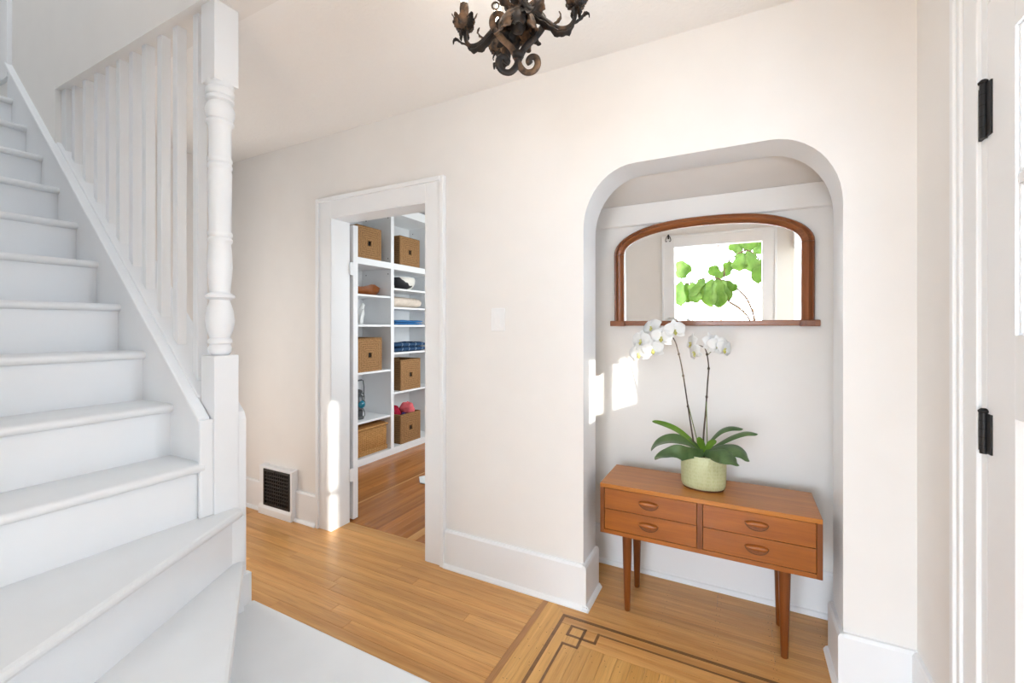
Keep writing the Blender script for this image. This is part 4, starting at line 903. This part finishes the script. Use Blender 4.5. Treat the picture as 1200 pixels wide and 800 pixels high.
# white bird figurine
bd = thing('bird_figurine', 'slim white bird figurine on a closet shelf', 'figurine', (-3.40, 3.225, 1.345))
vs_ = []; path = [(-3.40, 3.222, 1.347), (-3.40, 3.222, 1.36), (-3.40, 3.220, 1.41), (-3.40, 3.225, 1.45), (-3.40, 3.235, 1.49), (-3.40, 3.245, 1.52), (-3.40, 3.252, 1.54), (-3.40, 3.256, 1.556), (-3.40, 3.258, 1.564)]
obj('bird_body', MB().tube(path, [0.030, 0.028, 0.033, 0.036, 0.031, 0.022, 0.020, 0.015, 0.004], 16), 'ceramic', bd, smooth=True)
obj('beak', MB().tube([(-3.40, 3.268, 1.545), (-3.40, 3.284, 1.538), (-3.40, 3.288, 1.532)], [0.008, 0.005, 0.001], 8), 'ceramic', bd, smooth=True)
obj('wing', MB().ribbon([(-3.37, 3.235, 1.50), (-3.362, 3.222, 1.45), (-3.366, 3.205, 1.40), (-3.37, 3.19, 1.36)], [0.012, 0.022, 0.016, 0.004], (0, 1, 0), 0.2), 'ceramic', bd, smooth=True, solid=0.006)
obj('tail', MB().ribbon([(-3.40, 3.20, 1.40), (-3.40, 3.19, 1.37), (-3.40, 3.185, 1.347)], [0.014, 0.012, 0.010], (1, 0, 0), 0.0), 'ceramic', bd, smooth=True, solid=0.008)
# lantern
ln = thing('lantern', 'dark metal railway lantern with a teal glass lens on a closet shelf', 'lantern', (-3.35, 3.15, 0.416))
lc = (-3.35, 3.145)
obj('lantern_base', MB().lathe([(0.055, 0.416), (0.058, 0.424), (0.055, 0.436), (0.044, 0.445), (0.046, 0.49), (0.046, 0.50), (0.036, 0.505)], 20, lc), 'lantern', ln, smooth=True, angle=40)
obj('lantern_body', MB().lathe([(0.040, 0.505), (0.050, 0.512), (0.050, 0.632), (0.040, 0.644)], 20, lc), 'lantern', ln, smooth=True, angle=40)
ls = MB().lathe([(0.0, 0), (0.018, 0.0), (0.034, -0.012), (0.040, -0.03)], 18)
obj('lens', MB().lathe([(0.040, -0.012), (0.040, 0.012), (0.030, 0.030), (0.012, 0.038), (0.0, 0.039)], 18).xf(Matrix.Translation((lc[0]+0.034, lc[1]+0.006, 0.560)) @ Euler((0, R(90), R(10))).to_matrix().to_4x4()), 'teal', ln, smooth=True)
obj('lens', MB().lathe([(0.036, -0.012), (0.036, 0.012), (0.026, 0.030), (0.0, 0.036)], 18).xf(Matrix.Translation((lc[0]+0.0, lc[1]+0.045, 0.560)) @ Matrix.Rotation(R(-90), 4, 'X')), 'lantern', ln, smooth=True)
obj('chimney', MB().lathe([(0.040, 0.644), (0.030, 0.655), (0.030, 0.672), (0.044, 0.676), (0.044, 0.69), (0.030, 0.70), (0.012, 0.706)], 20, lc), 'lantern', ln, smooth=True, angle=40)
obj('guard_frame', MB().tube(catmull([(lc[0], lc[1]+0.05, 0.418), (lc[0], lc[1]+0.085, 0.43), (lc[0], lc[1]+0.085, 0.47), (lc[0], lc[1]+0.06, 0.53), (lc[0], lc[1]+0.082, 0.60), (lc[0], lc[1]+0.070, 0.655), (lc[0], lc[1]+0.04, 0.66)], 4), 0.004, 6).tube(catmull([(lc[0], lc[1]-0.05, 0.418), (lc[0], lc[1]-0.085, 0.43), (lc[0], lc[1]-0.085, 0.47), (lc[0], lc[1]-0.06, 0.53), (lc[0], lc[1]-0.082, 0.60), (lc[0], lc[1]-0.070, 0.655), (lc[0], lc[1]-0.04, 0.66)], 4), 0.004, 6), 'lantern', ln, smooth=True)
obj('bail_handle', MB().tube([(lc[0], lc[1]+0.075, 0.62), (lc[0], lc[1]+0.078, 0.72), (lc[0], lc[1]+0.066, 0.788), (lc[0], lc[1]+0.05, 0.793), (lc[0], lc[1]-0.05, 0.793), (lc[0], lc[1]-0.066, 0.788), (lc[0], lc[1]-0.078, 0.72), (lc[0], lc[1]-0.075, 0.62)], 0.0042, 6), 'lantern', ln, smooth=True)
obj('handle_grip', MB().tube([(lc[0], lc[1]-0.045, 0.793), (lc[0], lc[1]+0.045, 0.793)], 0.008, 8), 'lantern', ln, smooth=True)
# wicker trunk
tk = thing('wicker_trunk', 'lidded wicker trunk at the bottom of the closet shelving', 'trunk', (-3.39, 3.12, 0.066))
y0, y1, x0, x1 = 2.82, 3.415, -3.56, -3.235
obj('trunk_body', B(x0, x1, y0, y1, 0.07, 0.318), 'wicker', tk, bevel=0.012)
mb = MB(); k = 0
yy = y0+0.012
while yy < y1-0.006:
    mb.tube([(x1+0.001, yy, 0.075), (x1+0.001, yy, 0.31)], 0.0055, 6); yy += 0.0185
xx = x0+0.012
while xx < x1-0.006:
    mb.tube([(xx, y1+0.001, 0.075), (xx, y1+0.001, 0.31)], 0.0055, 6); xx += 0.0185
wr = obj('wicker_stakes', mb, 'wicker', tk, smooth=True)
mb = MB()
for z in (0.080, 0.096, 0.112): mb.tube([(x1+0.004, y0, z), (x1+0.004, y1+0.004, z), (x0, y1+0.004, z)], 0.007, 8)
obj('braided_foot', mb, 'wicker', tk, smooth=True)
obj('lid', MB().prism([(x0-0.004, 0.322), (x1+0.008, 0.322), (x1+0.008, 0.340), (x1-0.03, 0.352), (x0+0.02, 0.358), (x0-0.004, 0.340)], y0-0.006, y1+0.006, 'y') if False else MB().prism([(x0-0.004, 0.324), (x1+0.008, 0.324), (x1+0.008, 0.340), (x1-0.03, 0.350), (x0+0.02, 0.354), (x0-0.004, 0.340)], y0-0.006, y1+0.006, 'y'), 'wicker_dark', tk, bevel=0.005)
obj('lid_edge', MB().tube([(x1+0.008, y0, 0.332), (x1+0.008, y1+0.008, 0.332), (x0, y1+0.008, 0.332)], 0.009, 8), 'wicker', tk, smooth=True)
# pale mat on the closet floor
mt = thing('floor_mat', 'corner of a pale grey mat lying on the closet floor', 'mat', (-2.2, 3.15, 0))
obj('mat_top', MB().prism([(-2.50, 3.04), (-2.40, 2.93), (-1.9, 3.0), (-1.9, 3.5), (-2.3, 3.42)], 0.006, 0.012, 'z'), 'white_fabric', mt, bevel=0.002)
obj('mat_backing', MB().prism([(-2.49, 3.04), (-2.40, 2.94), (-1.9, 3.01), (-1.9, 3.5), (-2.3, 3.41)], 0.0, 0.006, 'z'), 'lantern', mt)

# ================================================================== CHANDELIER
TH = R(27.49); Rv = Vector((math.cos(TH), math.sin(TH), 0)); Fv = Vector((-math.sin(TH), math.cos(TH), 0))
CC = Vector((-0.584, 1.161, 0))
ch = thing('chandelier', 'ornate rusted wrought iron chandelier with leaf-cupped candle lamps', 'chandelier', (CC.x, CC.y, 2.07))
def Q(a, b_, z): return CC+Rv*a+Fv*b_+Vector((0, 0, z))
def leaf_ir(parent, pts, w, mat='iron', side=None, lobes=3, name='iron_leaf', cup=0.45):
    path = catmull(pts, 6); n = len(path); half = []
    for i in range(n):
        t_ = i/(n-1); e = math.sin(PI*min(1, 0.12+0.88*t_))**0.7; half.append(max(0.002, w*e*(1-0.28*abs(math.sin(lobes*PI*t_)))))
    half[-1] = 0.0015
    return obj(name, MB().ribbon(path, half, side or (0, 0, 1), cup, 4, 0.15), mat, parent, smooth=True, solid=0.0022)
obj('stem_rod', MB().tube([Q(0, 0, 2.20), Q(0, 0, 2.46)], 0.007, 8), 'iron', ch, smooth=True)
obj('hub', MB().lathe([(0.004, 2.195), (0.016, 2.200), (0.024, 2.214), (0.020, 2.228), (0.030, 2.238), (0.034, 2.25), (0.022, 2.268), (0.014, 2.30)], 16, (CC.x, CC.y)), 'iron', ch, smooth=True)
obj('ceiling_canopy', MB().lathe([(0.012, 2.50), (0.05, 2.525), (0.062, 2.56), (0.062, CEIL)], 24, (CC.x, CC.y)), 'iron', ch, smooth=True, angle=40)
for k in range(3):
    z = 2.462+0.018*k; ring = [Q(0.010*math.cos(2*PI*i/12)*(1 if k % 2 else 0), 0.010*math.cos(2*PI*i/12)*(0 if k % 2 else 1), z+0.014*math.sin(2*PI*i/12)) for i in range(12)]
    obj('chain_link', MB().tube(ring, 0.0028, 6, closed=True), 'iron', ch, smooth=True)
def iron_arm(ang):
    ca, sa = math.cos(R(ang)), math.sin(R(ang)); RR = 0.172
    def A(r_, z, o_=0.0): return Q(r_*ca-o_*sa, r_*sa+o_*ca, z)
    tang = Vector(A(0, 0, 1)-A(0, 0, 0))
    pts = [A(0.012, 2.240), A(0.045, 2.252), A(0.085, 2.215), A(0.120, 2.188), A(0.150, 2.186), A(0.166, 2.205), A(RR, 2.242)]
    p = catmull(pts, 6)
    arm = obj('arm', MB().tube(p, [0.0085-0.003*i/(len(p)-1) for i in range(len(p))], 8, up=(0, 0, 1)), 'iron', ch, smooth=True)
    # leaf wrapped under the arm, tip curl outside
    leaf_ir(arm, [A(0.03, 2.246), A(0.075, 2.217), A(0.118, 2.183), A(0.148, 2.178), A(0.166, 2.195)], 0.021, 'iron', tuple(tang), 4, 'arm_leaf')
    leaf_ir(arm, [A(0.160, 2.193), A(0.182, 2.204), A(0.196, 2.218), A(0.208, 2.214), A(0.209, 2.202)], 0.009, 'iron', tuple(tang), 2, 'curled_leaf')
    leaf_ir(arm, [A(0.10, 2.200), A(0.115, 2.208), A(0.126, 2.222), A(0.122, 2.236)], 0.008, 'rust', tuple(tang), 2, 'curled_leaf')
    # cup of leaves
    cup = obj('candle_cup', MB().lathe([(0.006, 2.236), (0.014, 2.240), (0.018, 2.248), (0.012, 2.252)], 14, (A(RR, 0).x, A(RR, 0).y)), 'rust', arm, smooth=True)
    c0 = A(RR, 0)
    for k in range(7):
        a2 = 2*PI*k/7-R(63); d_ = Vector((math.cos(a2), math.sin(a2), 0)); t2 = (-d_.y, d_.x, 0)
        q = [c0+d_*r_+Vector((0, 0, z)) for r_, z in ((0.008, 2.240), (0.021, 2.246), (0.025, 2.260), (0.027, 2.272), (0.034+0.006*(k % 3 == 2), 2.280+0.016*(k % 3 == 2)))]
        leaf_ir(cup, q, 0.0175, 'iron' if k % 2 else 'rust', t2, 2, 'cup_leaf', 0.3)
    for k in range(4):
        a2 = 2*PI*k/4+R(ang); d_ = Vector((math.cos(a2), math.sin(a2), 0)); t2 = (-d_.y, d_.x, 0)
        leaf_ir(cup, [c0+d_*r_+Vector((0, 0, z)) for r_, z in ((0.005, 2.240), (0.013, 2.232), (0.017, 2.220), (0.014, 2.212))], 0.007, 'iron', t2, 1, 'drip_leaf', 0.2)
    sl_ = obj('candle_sleeve', MB().lathe([(0.0130, 2.248), (0.0145, 2.27), (0.0135, 2.29), (0.0145, 2.306), (0.0130, 2.318), (0.008, 2.319)], 14, (c0.x, c0.y)), 'rust', arm, smooth=True)
    obj('bulb', MB().lathe([(0.009, 2.319), (0.0105, 2.335), (0.0145, 2.352), (0.0135, 2.372), (0.007, 2.392), (0.001, 2.404)], 14, (c0.x, c0.y)), 'bulb', sl_, smooth=True)
    pl = bpy.data.lights.new('candle_light', 'POINT'); pl.energy = 1.0; pl.color = (1, 0.90, 0.78); pl.shadow_soft_size = 0.02
    po = bpy.data.objects.new('candle_light', pl); COL.objects.link(po); po.location = (c0.x, c0.y, 2.43)
for a in (163, 112, -16, -68): iron_arm(a)
# crossed bottom scrolls: flat bars bent into S shapes
def scroll(ang, mat='iron', big=True):
    ca, sa = math.cos(R(ang)), math.sin(R(ang))
    def A(r_, z): return Q(r_*ca, r_*sa, z)
    pts = [(0.046, 2.238), (0.050, 2.254), (0.064, 2.260), (0.076, 2.248), (0.075, 2.222), (0.050, 2.186), (0.020, 2.154), (0.004, 2.122), (-0.006, 2.096), (-0.024, 2.078), (-0.046, 2.080), (-0.058, 2.098), (-0.054, 2.118), (-0.040, 2.122), (-0.032, 2.112), (-0.036, 2.103)]
    tg = tuple(A(1, 0)-A(0, 0)); nrm = Vector((-Vector(tg).y, Vector(tg).x, 0))
    obj('scroll_bar', MB().tube(catmull([A(*p) for p in pts], 5), 0.0062, 8, flat=1.6, up=nrm), mat, ch, smooth=True)
scroll(172, 'rust'); scroll(8)
obj('scroll_collar', MB().lathe([(0.010, 2.120), (0.017, 2.124), (0.017, 2.138), (0.010, 2.142)], 12, (CC.x, CC.y)), 'iron', ch, smooth=True)
# big acanthus leaves around the hub
for a, mt in ((150, 'iron'), (60, 'rust'), (20, 'iron'), (-40, 'rust'), (-90, 'iron'), (-130, 'rust'), (200, 'rust'), (100, 'iron')):
    ca, sa = math.cos(R(a)), math.sin(R(a)); tg = tuple(Rv*(-sa)+Fv*ca)
    leaf_ir(ch, [Q(0.012*ca, 0.012*sa, 2.255), Q(0.04*ca, 0.04*sa, 2.245), Q(0.058*ca, 0.058*sa, 2.215), Q(0.060*ca, 0.060*sa, 2.190), Q(0.074*ca, 0.074*sa, 2.178)], 0.026, mt, tg, 3)
for a, mt in ((150, 'iron'), (15, 'iron'), (-60, 'rust'), (80, 'rust'), (-110, 'iron'), (200, 'rust')):
    ca, sa = math.cos(R(a)), math.sin(R(a)); tg = tuple(Rv*(-sa)+Fv*ca)
    leaf_ir(ch, [Q(0.012*ca, 0.012*sa, 2.265), Q(0.035*ca, 0.035*sa, 2.285), Q(0.055*ca, 0.055*sa, 2.315), Q(0.075*ca, 0.075*sa, 2.345), Q(0.098*ca, 0.098*sa, 2.352)], 0.023, mt, tg, 3)
for s in (-1, 1):
    obj('upper_scroll', MB().tube(catmull([Q(s*0.02, 0, 2.27), Q(s*0.05, 0.01, 2.30), Q(s*0.085, 0.01, 2.36), Q(s*0.07, 0, 2.43), Q(s*0.03, 0, 2.44), Q(s*0.02, 0, 2.41)], 5), 0.007, 8), 'rust', ch, smooth=True)
    ring = [Q(s*(0.066+0.010*math.cos(2*PI*i/12)), -0.02, 2.262+0.010*math.sin(2*PI*i/12)) for i in range(12)]
    obj('ring', MB().tube(ring, 0.003, 6, closed=True), 'rust', ch, smooth=True)

# ================================================================== LIVING ROOM THINGS SEEN IN THE MIRROR
fp = thing('fiddle_leaf_fig', 'tall potted fiddle leaf fig just inside the living room opening', 'plant', (0.25, -1.98, 0))
obj('planter', MB().lathe([(0.13, 0), (0.15, 0.02), (0.18, 0.30), (0.185, 0.32), (0.17, 0.32), (0.165, 0.27), (0.0, 0.27)], 28, (0.25, -2.0), cap=False), 'ceramic', fp, smooth=True, angle=40)
tr1 = obj('branch', MB().tube(catmull([(0.26, -2.0, 0.26), (0.22, -1.98, 0.8), (0.175, -1.95, 1.14), (0.085, -1.95, 1.42), (-0.04, -1.95, 1.58), (-0.185, -1.95, 1.71)], 5), 0.013, 8), 'figstem', fp, smooth=True)
tr2 = obj('branch', MB().tube(catmull([(0.24, -2.0, 0.26), (0.18, -1.97, 0.8), (0.103, -1.95, 1.163), (-0.02, -1.95, 1.32), (-0.157, -1.95, 1.43), (-0.19, -1.95, 1.62), (-0.199, -1.95, 1.864), (-0.104, -1.95, 2.01), (0.082, -1.95, 2.10), (0.225, -1.95, 1.97)], 5), [0.013]*20+[0.011]*26, 8), 'figstem', fp, smooth=True)
obj('branch', MB().tube(catmull([(-0.19, -1.95, 1.70), (-0.36, -1.95, 1.755), (-0.516, -1.95, 1.738), (-0.686, -1.95, 1.685), (-0.86, -1.95, 1.77)], 5), 0.010, 8), 'figstem', fp, smooth=True)
def figleaf(base, tip, w, roll=0.0):
    b0, t0 = Vector(base), Vector(tip); d_ = (t0-b0); L = d_.length; d_.normalize()
    sd = Vector((math.cos(roll), math.sin(roll), 0)); sd = (sd-d_*d_.dot(sd)).normalized(); nr = sd.cross(d_)
    n = 12; path = [b0+d_*(L*i/n)+nr*(0.08*L*math.sin(PI*i/n)) for i in range(n+1)]
    prof = [0.06, 0.40, 0.66, 0.74, 0.70, 0.68, 0.76, 0.90, 1.0, 0.98, 0.84, 0.56, 0.10]
    lf = obj('leaf', MB().ribbon(path, [w*q for q in prof], sd, 0.15, 6, 0.07), 'fig', fp, smooth=True, solid=0.002)
    obj('midrib', MB().tube([p-nr*0.002 for p in path[:-1]], [0.004-0.0003*i for i in range(n)], 6), 'fig', lf, smooth=True)
Y = -1.95
for bs, tp, w, rl in (((-0.80, Y, 1.76), (-0.75, Y+.05, 2.02), 0.10, 0.2), ((-0.77, Y, 1.76), (-0.66, Y-.05, 1.97), 0.085, -0.3), ((-0.78, Y, 1.72), (-0.76, Y+.08, 1.36), 0.10, 0.3), ((-0.70, Y, 1.70), (-0.68, Y, 1.40), 0.085, -0.4),
                      ((-0.62, Y, 1.70), (-0.55, Y+.06, 1.40), 0.10, 0.1), ((-0.52, Y, 1.74), (-0.45, Y-.05, 1.46), 0.09, 0.4), ((-0.45, Y, 1.74), (-0.64, Y+.06, 1.50), 0.075, 0.0), ((-0.36, Y, 1.74), (-0.38, Y+.05, 1.34), 0.12, 0.2),
                      ((-0.30, Y, 1.74), (-0.27, Y+.02, 1.33), 0.12, -0.2), ((-0.24, Y, 1.72), (-0.14, Y, 1.42), 0.095, 0.3), ((-0.22, Y, 1.74), (-0.40, Y, 1.90), 0.085, 0.1), ((-0.19, Y, 1.76), (-0.12, Y+.04, 1.96), 0.085, -0.2),
                      ((-0.18, Y, 1.70), (-0.05, Y+.03, 1.56), 0.07, 0.3), ((0.0, Y, 2.07), (-0.13, Y, 2.22), 0.08, 0.1), ((0.05, Y, 2.09), (0.17, Y+.04, 2.26), 0.10, 0.0), ((0.02, Y, 2.08), (-0.02, Y+.06, 1.82), 0.11, 0.2),
                      ((0.09, Y, 2.10), (0.14, Y+.04, 1.80), 0.11, -0.3), ((0.16, Y, 2.05), (0.30, Y, 2.20), 0.09, 0.2), ((0.20, Y, 1.98), (0.21, Y+.04, 1.64), 0.085, 0.1), ((0.23, Y, 1.97), (0.33, Y, 1.80), 0.08, -0.2), ((-0.05, Y, 2.06), (-0.02, Y-.05, 2.28), 0.09, 0.5)):
    figleaf(bs, tp, w, rl)
# white armchair with tan bentwood arm loops
ac = thing('armchair', 'white upholstered high-back armchair with tan bentwood arm loops in the living room', 'chair', (-0.05, -3.6, 0))
obj('seat_cushion', B(-0.40, 0.15, -3.90, -3.38, 0.30, 0.46), 'white_fabric', ac, bevel=0.04)
obj('backrest', B(-0.40, 0.00, -4.02, -3.86, 0.40, 1.40), 'white_fabric', ac, bevel=0.05)
for x in (-0.43, 0.05):
    pts = [(x, -3.36, 0.02), (x, -3.36, 1.38), (x, -3.38, 1.44), (x+0.03, -3.38, 1.455), (x+0.10, -3.38, 1.455), (x+0.13, -3.38, 1.44), (x+0.135, -3.38, 1.38), (x+0.135, -3.42, 0.02)]
    obj('arm_loop', MB().tube(pts, 0.012, 8), 'tan', ac, smooth=True)
